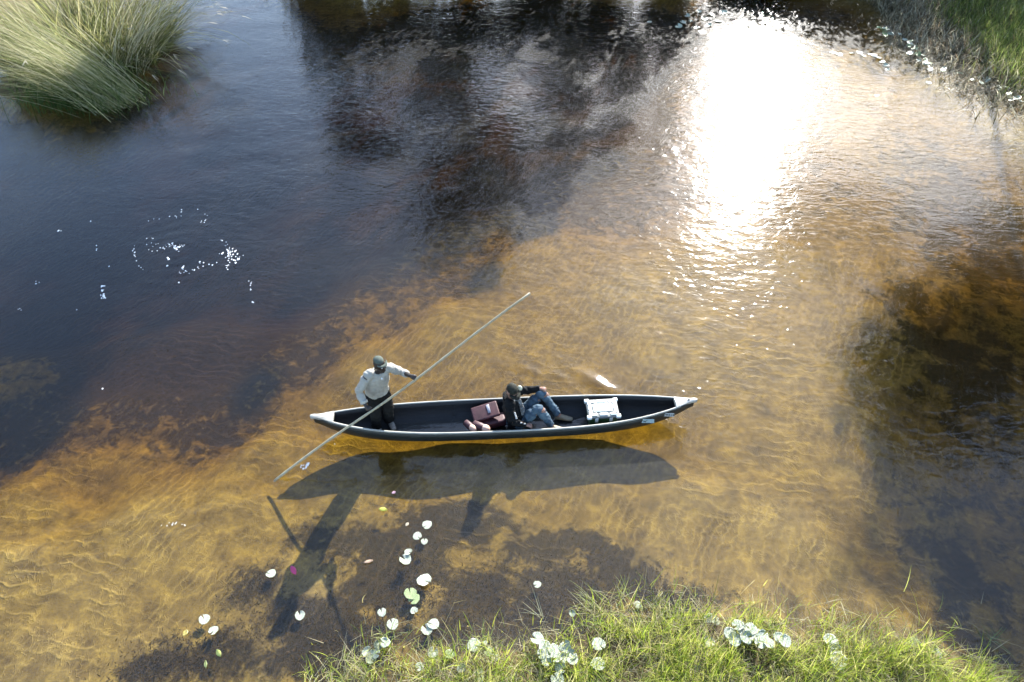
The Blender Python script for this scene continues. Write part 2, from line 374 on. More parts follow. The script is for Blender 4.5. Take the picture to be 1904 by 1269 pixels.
# sparse sprigs standing in the water ahead of the bank
def sprig(px, py, n, ln, spread, label, cols=((.22,.30,.07),(.35,.36,.15)), head=None):
    c0 = W(px, py); P = np.column_stack([rng.normal(0, spread, n), rng.normal(0, spread, n), np.full(n, -.05)])
    hd = rng.uniform(0, 6.28, n) if head is None else rng.normal(head, .45, n)
    V, F, C = blades(P, hd, rng.uniform(.6, 1.1, n)*ln, rng.uniform(.35, 1.0, n), rng.uniform(.005, .010, n), rng.uniform(.2, .9, n), pick(n, cols))
    o = tag(link('grass_sprig', npmesh('grass_sprig', V, F, True, C), None, grass_m), label, 'grass sprig', 'grass sprigs standing in the shallow water')
    o.location = (c0[0], c0[1], 0)
for a in [(1160,1100,16,.34,.04,'upright green grass sprig rising highest above the near bank'),
          (1110,1130,34,.42,.07,'fanned pale grass sprig lying over the water beside a small round pad',((.30,.34,.12),(.45,.42,.25)),2.9),
          (1230,1130,12,.3,.05,'thin upright sprig just right of the fanned pale sprig'),
          (1010,1145,7,.42,.02,'long drooping sprig reaching left over dark weed bed',((.40,.40,.26),),2.7),
          (720,1185,26,.28,.06,'small tufted sprig between loose lily pads at the left end of the bank'),
          (660,1235,26,.34,.08,'leftmost ragged sprig at the corner of the near bank',((.30,.32,.16),(.42,.38,.24))),
          (900,1190,20,.28,.06,'short sprig beside the folded pad left of the big white cluster'),
          (1390,1135,10,.26,.05,'sparse yellowish sprig right of the bank point'),
          (1465,1110,5,.22,.02,'lone thin yellow sprig standing on bare gold sand'),
          (1540,1130,8,.3,.05,'straw coloured sprig with bent stems over brown shallows',((.45,.38,.22),(.5,.45,.3))),
          (1635,1170,22,.26,.06,'small green sprig at the edge before the lone right pad'),
          (1845,1190,12,.3,.03,'dark green sprig in the shadowed water at far right',((.08,.14,.05),(.14,.2,.08))),
          (800,1230,40,.34,.1,'dense green sprig beside the ring of pads on the left bank'),
          (1275,1090,3,.25,.02,'single leaning stem over the dark hollow')]: sprig(*a)

# --- reed tussock, top left
tus = empty('reed_tussock', (-12.4, 20.7, 0))
tag(tus, 'large pale green reed tussock with drooping feathery stems on its own islet', 'reeds')
n = 3600; a = rng.uniform(0, 6.28, n); r = np.sqrt(rng.random(n))
P = np.column_stack([r*np.cos(a)*2.2, r*np.sin(a)*2.1+.7, np.full(n, -.1)])
clump = vnoise(P[:, 0]+9, P[:, 1]+9, .45, 61)
hd = a+rng.normal(0, .8, n)+(clump-.5)*1.6; cols = [(.15,.17,.05),(.26,.25,.10),(.38,.33,.18),(.06,.08,.03),(.17,.20,.06),(.55,.50,.34)]
pA = blades(P, hd, rng.uniform(1.3, 2.9, n)*(.7+.6*clump), r*.5*np.where(np.cos(a) > 0, 1.35, 1)+np.abs(rng.normal(.1, .16, n)), rng.uniform(.008, .030, n), rng.uniform(.1, 1.7, n), pick(n, cols, .4), 6)
dk = np.repeat(np.clip(pA[0][:, 2]/1.6, 0, 1)[:, None], 3, 1)   # stems are darker green towards the foot, straw coloured at the tip
pA = (pA[0], pA[1], pA[2]*(1-dk)*np.array([.35, .45, .3])+dk*(pA[2]*.9+np.array([.10, .085, .045])))
tag(link('reed_mass', npmesh('reed_mass', *pA[:2], True, pA[2]), tus, reed_m), 'dense fan of green and straw reed blades', kind='stuff')
# bent-over bundle at the front left
n = 900; P = np.column_stack([rng.normal(2.0, .3, n), rng.normal(-2.4, .3, n), rng.uniform(-.05, .2, n)])
pB = blades(P, rng.normal(math.pi-.05, .2, n), rng.uniform(1.6, 3.8, n), rng.uniform(.55, 1.15, n), rng.uniform(.008, .016, n), rng.uniform(.35, .8, n), pick(n, [(.50,.47,.26),(.34,.34,.14),(.62,.57,.38),(.18,.22,.07)]), 7)
tag(link('bent_reeds', npmesh('bent_reeds', *pB[:2], True, pB[2]), tus, reed_m), 'pale bundle of reeds bent over to the left', kind='stuff')
n = 1500; P = np.column_stack([rng.normal(1.0, .8, n), rng.normal(-2.3, .4, n), np.full(n, -.05)])
pC = blades(P, rng.uniform(0, 6.28, n), rng.uniform(.4, 1.2, n), np.abs(rng.normal(.3, .2, n)), rng.uniform(.008, .016, n), rng.uniform(.2, 1.2, n), pick(n, [(.07,.12,.035),(.10,.16,.05),(.05,.08,.025)]), 5)
tag(link('green_shoots', npmesh('green_shoots', *pC[:2], True, pC[2]), tus, reed_m), 'dark green shoots at the foot of the tussock', kind='stuff')
for i in range(130):     # single long stems with seed heads
    aa = rng.normal(.3, .5) if i < 95 else rng.uniform(1.2, 3.6)
    P = np.array([[math.cos(aa)*rng.uniform(.8, 2.2), math.sin(aa)*rng.uniform(.8, 2.2)-.3, 0]])
    ln = rng.uniform(2.6, 4.0)
    V, F, C = blades(P, np.array([aa+rng.normal(0, .3)]), np.array([ln]), np.array([rng.uniform(.3, .75)]), np.array([.022]), np.array([rng.uniform(.6, 1.25)]), pick(1, [(.5,.47,.35),(.42,.40,.26)]), 9)
    tip = V[-1]; dirv = V[-1]-V[-3]; dirv = dirv/np.linalg.norm(dirv)
    k = 5; hp = np.repeat(tip[None]-dirv*.12, k, 0)
    ha = math.atan2(dirv[1], dirv[0]); tilt = math.acos(max(-1, min(1, dirv[2])))
    v2, f2, c2 = blades(hp, np.full(k, ha)+rng.normal(0, .25, k), rng.uniform(.15, .28, k), np.full(k, tilt)+rng.normal(0, .12, k), np.full(k, .016), np.full(k, .35), pick(k, [(.55,.5,.38)]), 3)
    V, F, C = joinb([(V, F, C), (v2, f2, c2)])
    link('reed_stem', npmesh('reed_stem', V, F, True, C), tus, reed_m)

# --- far right bank: grass, brush and dead stalks
def zone(n, pts, jit):
    """points scattered round photo points, in world metres"""
    c0 = np.array([W(*p)[:2] for p in pts]); k = rng.integers(0, len(pts), n)
    return c0[k]+rng.normal(0, 1, (n, 2))*np.array(jit)
def massgrass(name, n, pts, jit, ln, cols, label, cat, wid=(.008, .018), lean=.3, m=reed_m, nseg=4):
    P = zone(n, pts, jit); z = bed(P[:, 0], P[:, 1]); k = z > -.12; P = P[k]; z = z[k]; n = len(P)
    V, F, C = blades(np.column_stack([P, np.maximum(z, -.03)]), rng.uniform(0, 6.28, n), rng.uniform(.5, 1.2, n)*ln, np.abs(rng.normal(lean, .3, n)), rng.uniform(*wid, n), rng.uniform(.2, 1.2, n), pick(n, cols, .25), nseg)
    tag(link(name, npmesh(name, V, F, True, C), None, m), label, cat, kind='stuff')
massgrass('far_bank_grass', 8000, [(1790,40),(1830,60),(1880,90),(1900,130),(1850,20),(1900,60),(1890,150),(1860,100)], (.5, .7), .5,
   [(.16,.23,.05),(.24,.28,.07),(.08,.12,.04),(.30,.30,.12)], 'dark green grass on the far right bank', 'grass')
massgrass('bank_brush', 9000, [(1660,15),(1680,30),(1700,10),(1670,-10),(1720,30),(1640,5),(1750,20),(1700,60),(1720,90),(1880,190),(1850,160),(1800,90),(1830,130),(1740,60),(1780,110),(1880,20),(1820,10),(1890,60)], (.8, .9), .5,
   [(.22,.20,.13),(.36,.32,.22),(.07,.065,.04),(.24,.17,.10),(.50,.46,.34)], 'grey brown dry brush tangled over the far right bank', 'brush', (.01, .03), .8)
massgrass('dead_stalks', 3200, [(1690,80),(1710,100),(1740,115),(1760,125),(1790,130),(1820,140),(1850,150),(1880,170),(1640,55),(1660,65),(1820,170),(1800,160),(1760,100)], (.3, .22), .38,
   [(.66,.62,.52),(.50,.45,.34),(.32,.26,.17)], 'pale dead reed stalks strewn along the far right water line', 'dead stalks', (.012, .03), 1.35, grass_m, 2)

# --- drowned weed on the bed (dark, under water)
P = zone(14000, [(760,1060),(800,1110),(900,1110),(960,1140),(1080,1080),(1110,1035),(860,1170),(650,1190),(600,1160),(470,1085),(430,1180),(380,1220),(1210,1095),(1250,1110),(700,1150),(1010,1100),(560,1230),(300,1240),(1050,1130),(1150,1120),(930,1060),(520,1130),(330,1225),(260,1240),(740,1100),(620,1210)], (.24, .17)); n = len(P)
zz = bed(P[:, 0], P[:, 1]); k = zz < -.03; P = P[k]; zz = zz[k]; n = len(P)
V, F, C = blades(np.column_stack([P, zz-.005]), rng.uniform(0, 6.28, n), rng.uniform(.025, .07, n), rng.uniform(.7, 1.45, n), rng.uniform(.004, .014, n), rng.uniform(0, .5, n), pick(n, [(.030,.022,.012),(.05,.033,.016),(.022,.018,.010),(.07,.045,.022)]), 3)
V[:, 2] = np.minimum(V[:, 2], -.012)
tag(link('waterweed', npmesh('waterweed', V, F, True, C), None, weed_m), 'dark brown drowned weed lying on the sandy bed', 'waterweed', kind='stuff')

# ---------------------------------------------------------------- lily pads
pad_m = []
for nm, ca, cb in (('pad_glare', (.50,.52,.44), (.26,.31,.20)), ('pad_green', (.27,.34,.13), (.16,.22,.07)), ('pad_dull', (.22,.25,.15), (.13,.15,.08))):  # the first, palest tone has the sun's glare put into its colour
    M = Mat(nm); f = M.noise(2.5, 5, .7); sx = M.node('SeparateXYZ'); M.put(M.tc(), sx.inputs[0])
    ang = M.math('ARCTAN2', sx.outputs[1], sx.outputs[0]); vein = M.math('POWER', M.math('ABSOLUTE', M.math('COSINE', M.math('MULTIPLY', ang, 6.5))), 14)
    r2 = M.math('ADD', M.math('MULTIPLY', sx.outputs[0], sx.outputs[0]), M.math('MULTIPLY', sx.outputs[1], sx.outputs[1]))
    blot = M.math('GREATER_THAN', M.math('ADD', M.noise(3.1, 5, .75), M.math('MULTIPLY', r2, .20)), .78)
    cc_ = M.mix(M.math('MULTIPLY', vein, .65), M.ramp(f, [(.35, cb), (.65, ca)]), (.10, .12, .06)); M.put(M.mix(blot, cc_, (.10, .06, .03)), M.b.inputs['Base Color'])
    M.b.inputs['Roughness'].default_value = .28; M.b.inputs['Specular IOR Level'].default_value = .8
    M.put(M.bump(M.noise(22, 3), .01), M.b.inputs['Normal'])
    pad_m.append(M.m)
def pad_mesh(seed, curl):
    """notched round leaf with raised veins and an upturned, wavy rim"""
    r_ = random.Random(seed); V = [(0, 0, .004)]; F = []; N = 30; notch = R(r_.uniform(14, 30)); rings = (.3, .62, .88, 1.0)
    ph = [r_.uniform(0, 6.28) for _ in range(4)]; cw = r_.uniform(.5, 1.3)
    for ri, rr in enumerate(rings):
        for i in range(N):
            a = notch/2*(1 if rr > .2 else .5)+(2*math.pi-notch)*i/(N-1)
            rad = rr*(1+.05*math.sin(3*a+ph[0])+.03*math.sin(7*a+ph[1]))
            vein = .012*math.cos(9*a)*rr
            z = .004+vein+curl*rr**4*(.5+.5*math.sin(cw*a+ph[2]))+.02*rr*math.sin(2*a+ph[3])
            V.append((rad*math.cos(a), rad*math.sin(a), z))
    for i in range(N-1): F.append((0, 1+i, 2+i))
    for k in range(len(rings)-1):
        for i in range(N-1):
            a = 1+k*N+i; F.append((a, a+N, a+N+1, a+1))
    V = [Vector(v) for v in V]; n0 = len(V); V += [v+Vector((0, 0, -.035)) for v in V]; F += [tuple(n0+i for i in reversed(f)) for f in F]
    rim = [1]+[1+(len(rings)-1)*N+i for i in range(N)]+[1+k*N+N-1 for k in (2, 1, 0)]+[0]+[1+k*N for k in (0, 1, 2)]
    rim = [0]+[1+k*N for k in range(len(rings)-1)]+[1+(len(rings)-1)*N+i for i in range(N)]+[1+k*N+N-1 for k in range(len(rings)-2, -1, -1)]
    for i in range(len(rim)):
        a, b = rim[i], rim[(i+1) % len(rim)]; F.append((a, a+n0, b+n0, b))
    return pymesh('lily_pad', V, F, True)
pads = [[pad_mesh(s, c) for s, c in ((1, .10), (2, .35), (3, .7), (4, .2), (5, .05), (6, .5))] for _ in range(3)]
for k in range(3):
    for me in pads[k]: me.materials.append(pad_m[k])
def pad(px, py, r_px, label, kind=0, shape=None, group='lily pads on the water', z=None, tilt=0):
    me = pads[kind][rng.integers(0, 6) if shape is None else shape]
    o = link('lily_pad', me); c0 = W(px, py); mpp = (W(px+1, py)-c0)[0]
    zz = max(0, float(bed(np.array([c0[0]]), np.array([c0[1]]))[0]))+.004 if z is None else z
    o.location = W(px, py, zz); rr = r_px*mpp*.9
    o.scale = (rr, rr, rr); o.rotation_euler = (rng.normal(0, .04+tilt), rng.normal(0, .04+tilt), rng.uniform(0, 6.28))
    return tag(o, label, 'lily pad', group)
ORD = 'leftmost second third fourth fifth sixth seventh eighth ninth tenth eleventh twelfth'.split()
def nth(i): return 'leftmost' if i == 0 else ORD[i]+' from the left,'
single = [
 (380,1152,11,'torn white lily pad, left one of a pair over dark weed at lower left',0,3),(397,1173,10,'round white pad just below right of the torn pad at lower left',0,1),
 (504,1067,10,'white pad lying alone left of the pink petal',0,3),(558,1145,10,'curled white pad alone below the pink petal',0,1),
 (794,976,10,'topmost white pad, nearest the canoe shadow',0,0),(776,997,9,'notched white pad just below left of the topmost pad',0,3),(789,1007,7,'small oval pad below the topmost pad',0,4),
 (759,1027,8,'small upper pad of the touching pair above the weed',0,5),(754,1041,12,'larger lower pad of the touching pair above the weed',0,1),
 (789,1080,15,'ruffled white pad broken at its edges over dark weed',0,2),(763,1104,13,'pale green pad, upper one of an overlapping pair',1,0),(770,1114,12,'pale green pad, lower one of an overlapping pair',1,4),
 (770,1136,8,'small upright pad under the overlapping green pair',0,5),(710,1139,9,'small white pad left of the stem with narrow leaves',0,4),
 (730,1161,12,'round white pad alone above the tufted sprig',0,0),(806,1161,12,'upper right pad of the veined pair right of the tufted sprig',0,3),(794,1171,12,'lower left pad of the veined pair right of the tufted sprig',0,1),
 (805,1214,11,'round pad in front of the dense green sprig',0,1),(999,1087,8,'small bright pad alone in open brown water',0,4),(1064,1141,7,'half sunk narrow pad under the drooping sprig',0,5),
 (1186,1125,8,'small round pad in the fanned pale sprig',0,0),(881,1200,14,'oval pad folded along its middle beside the short sprig',0,3),(902,1196,5,'tiny pad touching the oval folded pad',0,4),
 (909,1212,10,'pale green pad below the tiny pad',1,4),(921,1224,9,'narrow white pad pointing away from the oval folded pad',0,5),
 (1113,1198,14,'large round veined pad alone in the grass right of the white cluster',0,0),(1112,1236,15,'ruffled pad in the grass below the large veined pad',0,2),
 (1042,1243,12,'round pad directly under the white cluster',0,1),(1037,1264,14,'lowest pad under the white cluster at the picture edge',0,0),
 (1323,1155,16,'large white pad standing clear at the left of the right cluster',0,0),(1436,1169,9,'small pale green pad at the right end of the right cluster',1,5),
 (1700,1202,19,'largest smooth pale pad, alone on the grass at far right',2,4),(1738,1216,14,'dull pad half hidden in grass beside the largest pad',2,0),
 (1545,1194,16,'crumpled white pad on the bank between the right cluster and the lone far right pad',0,2),(1558,1230,18,'wrinkled white pad lowest of the three stacked at the bank notch',0,3),(1553,1210,13,'middle pad of the three stacked at the bank notch',0,1),
 (1335,1232,9,'small pad deep in the grass under the right cluster',1,4)]
for s_ in single: pad(*s_[:3], s_[3], s_[4], s_[5], z=None if s_[1] < edge_y(s_[0])+4 else .13)
for i, (a, b) in enumerate(sorted([(999,1188),(1013,1203),(1022,1216),(1035,1222),(1049,1224),(1062,1218),(1051,1204),(1008,1217),(1064,1226),(1030,1208),(1016,1228)])):
    pad(a, b, rng.uniform(10, 14), nth(i)+' white pad of the crowded cluster at the near bank', 0, None, 'pads in the crowded white cluster at the bank', .13+.004*i, .03)
for i, (a, b) in enumerate(sorted([(1357,1178),(1372,1163),(1380,1172),(1396,1170),(1388,1186),(1418,1183),(1405,1178),(1430,1197),(1448,1186),(1459,1192),(1366,1190),(1413,1196)])):
    pad(a, b, rng.uniform(11, 15), nth(i)+' white pad of the right hand cluster on the grass', 0, None, 'pads in the right hand cluster at the grass edge', .17+.006*i, .03)
for i, (a, b) in enumerate(sorted([(683,1213),(698,1216),(703,1200),(690,1226),(716,1196)])):
    pad(a, b, rng.uniform(8, 12), nth(i)+' dull pad caught in the left end of the bank', 2 if i % 2 else 0, None, 'pads caught in the left end of the bank', .03+.01*i, .15)
for i, (a, b) in enumerate(sorted([(1300,1205),(1318,1195),(1286,1222),(1322,1216),(1295,1238)])):
    pad(a, b, rng.uniform(9, 13), nth(i)+' washed out pad sunk in grass left of the right cluster', 0, None, 'pads sunk in the middle of the grass', .07+.006*i, .12)
for i, (a, b) in enumerate(sorted([(890,1250),(893,1262),(836,1218),(858,1243),(780,1240)])):
    pad(a, b, rng.uniform(8, 11), nth(i)+' small pad among grass at the lower left bank edge', 1 if i % 2 else 0, None, 'pads among the grass at lower left', .03+.006*i, .12)
# far side pads
for i, (a, b) in enumerate(sorted([(1706,38),(1722,43),(1736,46),(1738,31)])): pad(a, b, 6, nth(i)+' bright pad in the short row on the bank pool', 0, 4, 'row of pads on the bank pool', None)
for i, (a, b) in enumerate(sorted([(1548,98),(1560,101),(1583,100),(1598,98),(1606,104),(1617,101),(1625,104),(1633,108),(1640,116),(1647,122),(1650,130)])):
    pad(a, b, rng.uniform(4, 8), nth(i)+' pad in the chain curving away right of the glare', 0, None, 'chain of pads right of the glare', None)
for i, (a, b) in enumerate(sorted([(1300,22),(1310,36),(1322,28),(1285,40),(1296,52),(1270,42),(1262,50),(1335,40),(1318,48),(1278,30),(1345,24),(1306,60)])):
    pad(a, b, rng.uniform(5, 10), nth(i)+' pad in the patch upper left of the glare', 0, None, 'patch of pads left of the glare', None)
pad(1630,178,5,'tiny bright pad alone between glare and right bank',0,4); pad(1727,154,6,'small pad alone just off the right bank water line',0,4); pad(1208,41,5,'tiny pad alone in the dark tree reflection',0,4)
line = [(1636,52),(1660,66),(1690,80),(1705,100),(1712,112),(1730,122),(1760,130),(1790,138),(1830,150),(1860,160),(1880,178),(1900,190)]
for i in range(46):
    k = rng.integers(0, len(line)-1); t = rng.random(); a = line[k][0]*(1-t)+line[k+1][0]*t; b = line[k][1]*(1-t)+line[k+1][1]*t
    pad(a+rng.normal(0, 8), b+rng.normal(0, 5), rng.uniform(3.5, 7), 'small pale pad washed up on the right bank water line', int(rng.random() < .3), None, 'pads along the right bank water line', .16, .15)

# loose leaves and petals on the water
def leaf(px, py, ln, wd, rz, c0, name, label, cat, z=.01):
    V = []; F = []; n = 8
    for i in range(n+1):
        t = i/n; w = wd*math.sin(math.pi*min(1, t*.97+.015))**.8
        V += [(ln*(t-.5), -w, .012*math.sin(t*3)), (ln*(t-.5), 0, .0), (ln*(t-.5), w, .012+.01*t)]
    for i in range(n):
        a = i*3; F += [(a, a+1, a+4, a+3), (a+1, a+2, a+5, a+4)]
    o = link(name, pymesh(name, V, F, True), None, simple(name+'_surface', c0, .4, None, 30)); o.location = W(px, py, z)
    o.rotation_euler = (.1, .08, rz); sd = o.modifiers.new('thickness', 'SOLIDIFY'); sd.thickness = .003
    tag(o, label, cat)
leaf(546,1061,.15,.035,-.9,(.55,.05,.16),'pink_petal','long pink petal floating left of the standing man\'s shadow','petal')
leaf(712,948,.12,.03,-.1,(.55,.52,.08),'yellow_leaf','yellow leaf just below the canoe shadow','leaf')
leaf(407,1215,.11,.028,-.8,(.35,.38,.10),'floating_leaf','olive leaf floating near the lower left weed','leaf')
leaf(383,1236,.10,.02,-1.2,(.30,.34,.12),'floating_leaf','narrow olive leaf below the wider one at lower left','leaf')
leaf(345,1178,.08,.03,1.2,(.36,.30,.08),'floating_leaf','brownish oval leaf left of the paired pads','leaf')
leaf(685,1045,.12,.02,.3,(.60,.40,.26),'floating_leaf','tan curled leaf right of the standing man\'s shadow','leaf')
leaf(732,917,.06,.02,.3,(.6,.35,.4),'pink_petal','small pinkish petal at the lower edge of the canoe shadow','petal')
leaf(757,976,.06,.02,.9,(.6,.5,.36),'floating_leaf','small tan leaf left of the topmost pad','leaf')

# white flecks put in for sun glints on ripples; splash beside the pole
fv, ff = [], []
def fleck(px, py, r):
    c0 = W(px, py); mpp = (W(px+1, py)-c0)[0]; r *= mpp; o = len(fv); n = 7
    fv.append((c0[0], c0[1], r*.5+.004))
    for i in range(n):
        a = i/n*2*math.pi; q_ = r*rng.uniform(.6, 1.3); fv.append((c0[0]+q_*math.cos(a), c0[1]+q_*1.4*math.sin(a), -.002))
    for i in range(n): ff.append((o, o+1+i, o+1+(i+1) % n))
for cx, cy, sx, sy, n, r in [(325,462,6,5,9,2.0),(313,485,2,5,3,2),(343,500,4,3,4,1.6),(385,490,12,4,6,1.4),(425,470,12,9,22,1.5),(438,484,6,4,9,1.9),(190,536,3,9,12,1.6),(192,553,3,4,8,1.7),
     (378,405,14,9,8,1),(338,392,4,2,3,1.2),(282,455,8,8,5,1.2),(250,462,3,4,4,1.3),(179,460,1,4,3,1.4),(203,496,1,1,1,2.2),(108,429,4,2,4,1.2),(168,412,1,1,1,1.4),(70,525,5,5,4,1.2),(466,530,3,8,6,1.1),(468,562,2,2,2,1.3),
     (333,525,2,2,2,1.2),(40,575,8,4,3,1),(143,575,1,1,1,1.3),(567,866,7,4,9,2.4),(190,722,1,1,1,2),(622,828,1,1,1,1.6),(330,975,20,3,14,1.0),(300,456,18,8,10,.9)]:
    for _ in range(n): fleck(rng.normal(cx, sx*.7), rng.normal(cy, sy*.7), r*rng.uniform(.5, 1.2))
for a0, a1, ra, rb, n in [(-2.7, -1.2, 42, 22, 16), (-.6, .35, 100, 62, 26), (.5, 1.6, 60, 30, 12), (2.4, 3.3, 78, 40, 9), (-2.1, -1.5, 120, 75, 8)]:   # broken rings of glint flecks
    for _ in range(n):
        t_ = rng.uniform(a0, a1); fleck(328+ra*math.cos(t_)+rng.normal(0, 2), 478+rb*math.sin(t_)+rng.normal(0, 1.5), rng.uniform(.5, 1.2))
M = Mat('glint_foam'); M.put(M.ramp(M.noise(80, 3), [(.3, (.7,.72,.74)), (.7, (.85,.86,.87))]), M.b.inputs['Base Color']); M.b.inputs['Roughness'].default_value = .25
tag(link('glint_foam', pymesh('glint_foam', fv, ff, True), None, M.m), 'white flecks put in for sun glints on the dark left water, with splash at the pole', 'glint_foam', kind='stuff')

# ---------------------------------------------------------------- trees of the far bank (seen mirrored in the river, casting its shade)
bark = simple('bark', (.16,.13,.10), .9, (.07,.055,.04), 9, .03)
def tube(P, Rr, seg=8):
    V, F = [], []
    for i, p in enumerate(P):
        d = (P[min(i+1, len(P)-1)]-P[max(i-1, 0)]).normalized(); a = d.orthogonal().normalized(); b = d.cross(a)
        for k in range(seg):
            t = k/seg*2*math.pi; V.append(p+(a*math.cos(t)+b*math.sin(t))*Rr[i])
    for i in range(len(P)-1):
        for k in range(seg):
            F.append((i*seg+k, i*seg+(k+1) % seg, (i+1)*seg+(k+1) % seg, (i+1)*seg+k))
    F.append(tuple(range(seg-1, -1, -1))); F.append(tuple((len(P)-1)*seg+k for k in range(seg)))
    return V, F
def tree(x, y, h, r, seed, label, dens=1.0, low=.25, leafs=.13):
    q = random.Random(seed); g = np.random.default_rng(seed)
    z0 = float(bed(np.array([x]), np.array([y]))[0])-.1
    root = empty('riverside_tree', (x, y, z0)); tag(root, label, 'tree', 'trees along the far bank')
    V, F = [], []; tips = []
    top = Vector((q.uniform(-.4, .4), q.uniform(-.4, .4), h*.82))
    trunk = [Vector((0, 0, 0)).lerp(top, t)+Vector((math.sin(t*5+seed)*.15, math.cos(t*4)*.12, 0)) for t in (0, .12, .3, .5, .7, .88, 1)]
    v, f = tube(trunk, [q_*(.45 if seed == 5 else 1) for q_ in (.26, .2, .17, .14, .10, .06, .03)], 9); V += v; F += f
    nl = int(12*dens)+6
    for i in range(nl):
        t = q.uniform(low, .98); k = t*6; b = trunk[int(min(k, 5))].lerp(trunk[int(min(k, 5))+1], k-int(min(k, 5)))
        a = i*2.4+q.uniform(-.4, .4); R_ = r*math.sin(math.pi*min(1, .18+.78*((t-low)/(1-low))))**.7*q.uniform(.65, 1.05)
        e = b+Vector((math.cos(a)*R_, math.sin(a)*R_, q.uniform(.1, .5)*R_+.2)); m1 = b.lerp(e, .5)+Vector((0, 0, -.1*R_))
        v, f = tube([b, m1, e], [.06, .035, .012], 5); o = len(V); V += v; F += [tuple(o+j for j in ff_) for ff_ in f]
        tips += [e, b.lerp(e, .72), b.lerp(e, .5)+Vector((q.uniform(-.4, .4), q.uniform(-.4, .4), q.uniform(0, .4)))]
        for _ in range(2):
            e2 = b.lerp(e, q.uniform(.5, .9))+Vector((q.uniform(-1, 1), q.uniform(-1, 1), q.uniform(-.2, .8)))*r*.28
            v, f = tube([b.lerp(e, .5), e2], [.025, .008], 4); o = len(V); V += v; F += [tuple(o+j for j in ff_) for ff_ in f]; tips.append(e2)
    link('trunk', pymesh('trunk', V, F, True), root, bark)
    tips.append(top+Vector((0, 0, h*.12))); tips = np.array([tuple(t) for t in tips])
    n = int(len(tips)*135*dens); k = g.integers(0, len(tips), n); cs = g.uniform(.12, .40, len(tips))*r/2.6
    P = tips[k]+g.normal(0, 1, (n, 3))*(cs[k][:, None])*np.array([1, 1, .7])
    a = g.normal(0, 1, (n, 3)); a /= np.linalg.norm(a, axis=1)[:, None]; b = np.cross(a, g.normal(0, 1, (n, 3))); b /= np.linalg.norm(b, axis=1)[:, None]
    s = g.uniform(.6, 1.3, n)[:, None]*leafs
    Vv = np.stack([P-a*s, P+b*s*.42, P+a*s, P-b*s*.42], 1).reshape(-1, 3)
    Ff = np.arange(n*4).reshape(-1, 4); tone = np.array([(.05,.075,.022),(.075,.10,.03),(.10,.115,.04),(.04,.06,.02)])[g.integers(0, 4, len(tips))]
    C = np.repeat(tone[k]*(1+g.normal(0, .15, (n, 1))), 4, 0)
    link('crown', npmesh('crown', Vv, Ff, False, np.clip(C, 0, 1)), root, tree_m)
def shrub(x, y, h, r, seed):
    i_ = seed-40; lab = ('leftmost' if i_ == 0 else ORD[i_]+' from the left,')+' dense low bush at the foot of the far trees'
    g = np.random.default_rng(seed); z0 = float(bed(np.array([x]), np.array([y]))[0])-.1
    root = empty('waterside_bush', (x, y, z0)); tag(root, lab, 'bush', 'bushes along the far bank')
    V, F = [], []; tips = []
    for i in range(16):
        a = i*2.4; e = Vector((math.cos(a)*r*g.uniform(.3, 1), math.sin(a)*r*g.uniform(.3, .9), h*g.uniform(.35, .9))); v, f = tube([Vector((0, 0, 0)), e*.5+Vector((0, 0, .2)), e], [.05, .03, .01], 5); o = len(V); V += v; F += [tuple(o+j for j in q_) for q_ in f]; tips += [e, e*.6]
    link('stems', pymesh('stems', V, F, True), root, bark); tips = np.array([tuple(t) for t in tips]); n = 4200; k = g.integers(0, len(tips), n)
    P = tips[k]+g.normal(0, .34, (n, 3)); P[:, 2] = np.maximum(P[:, 2], .05)
    a = g.normal(0, 1, (n, 3)); a /= np.linalg.norm(a, axis=1)[:, None]; b = np.cross(a, g.normal(0, 1, (n, 3))); b /= np.linalg.norm(b, axis=1)[:, None]; s = g.uniform(.07, .16, n)[:, None]
    Vv = np.stack([P-a*s, P+b*s*.45, P+a*s, P-b*s*.45], 1).reshape(-1, 3)
    C = np.repeat(np.array([(.04,.06,.02)])*(1+g.normal(0, .2, (n, 1))), 4, 0); link('foliage', npmesh('foliage', Vv, np.arange(n*4).reshape(-1, 4), False, np.clip(C, 0, 1)), root, tree_m)
TREES = [(-1.9,30,16.2,3.4,1,'tallest dark tree mirrored left of the glare',1.25,.28),(3.2,30.5,12.4,2.6,2,'broad tree mirrored right of the tallest one',1.1,.2),
 (6.5,30.5,10.6,1.6,3,'slender tree mirrored at the left edge of the glare',1.0,.2),(-5.7,29,7.6,2.3,4,'low spreading tree mirrored at upper left',1.,.2),
 (16.8,30.5,16.,3.5,5,'tall flat crowned tree mirrored to the right of the glare',1.3,.76),(13.1,14.9,9.6,3.3,6,'nearest tree spreading over the right bank',1.5,.48),(15.7,18.6,11.8,2.7,7,'tall tree on the right bank behind the brush',1.3,.42),
 (23,27,12.5,3.,8,'dense tree at the back of the right bank',1.,.25)]
for t in TREES: tree(*t)
for i, (x, y, h, r_) in enumerate([(-6.9,28.0,2.4,1.4),(-4.2,28.5,3.3,1.7),(-1.6,28.2,3.0,1.7),(1.0,28.6,3.4,1.7),(3.5,28.2,2.9,1.6),(6.0,28.4,2.6,1.4),(8.6,27.9,2.0,1.3),(11.0,28.2,2.2,1.3),(13.4,28.6,4.2,1.8),(16.2,27.4,3.4,1.8)]):
    shrub(x, y, h, r_, 40+i)
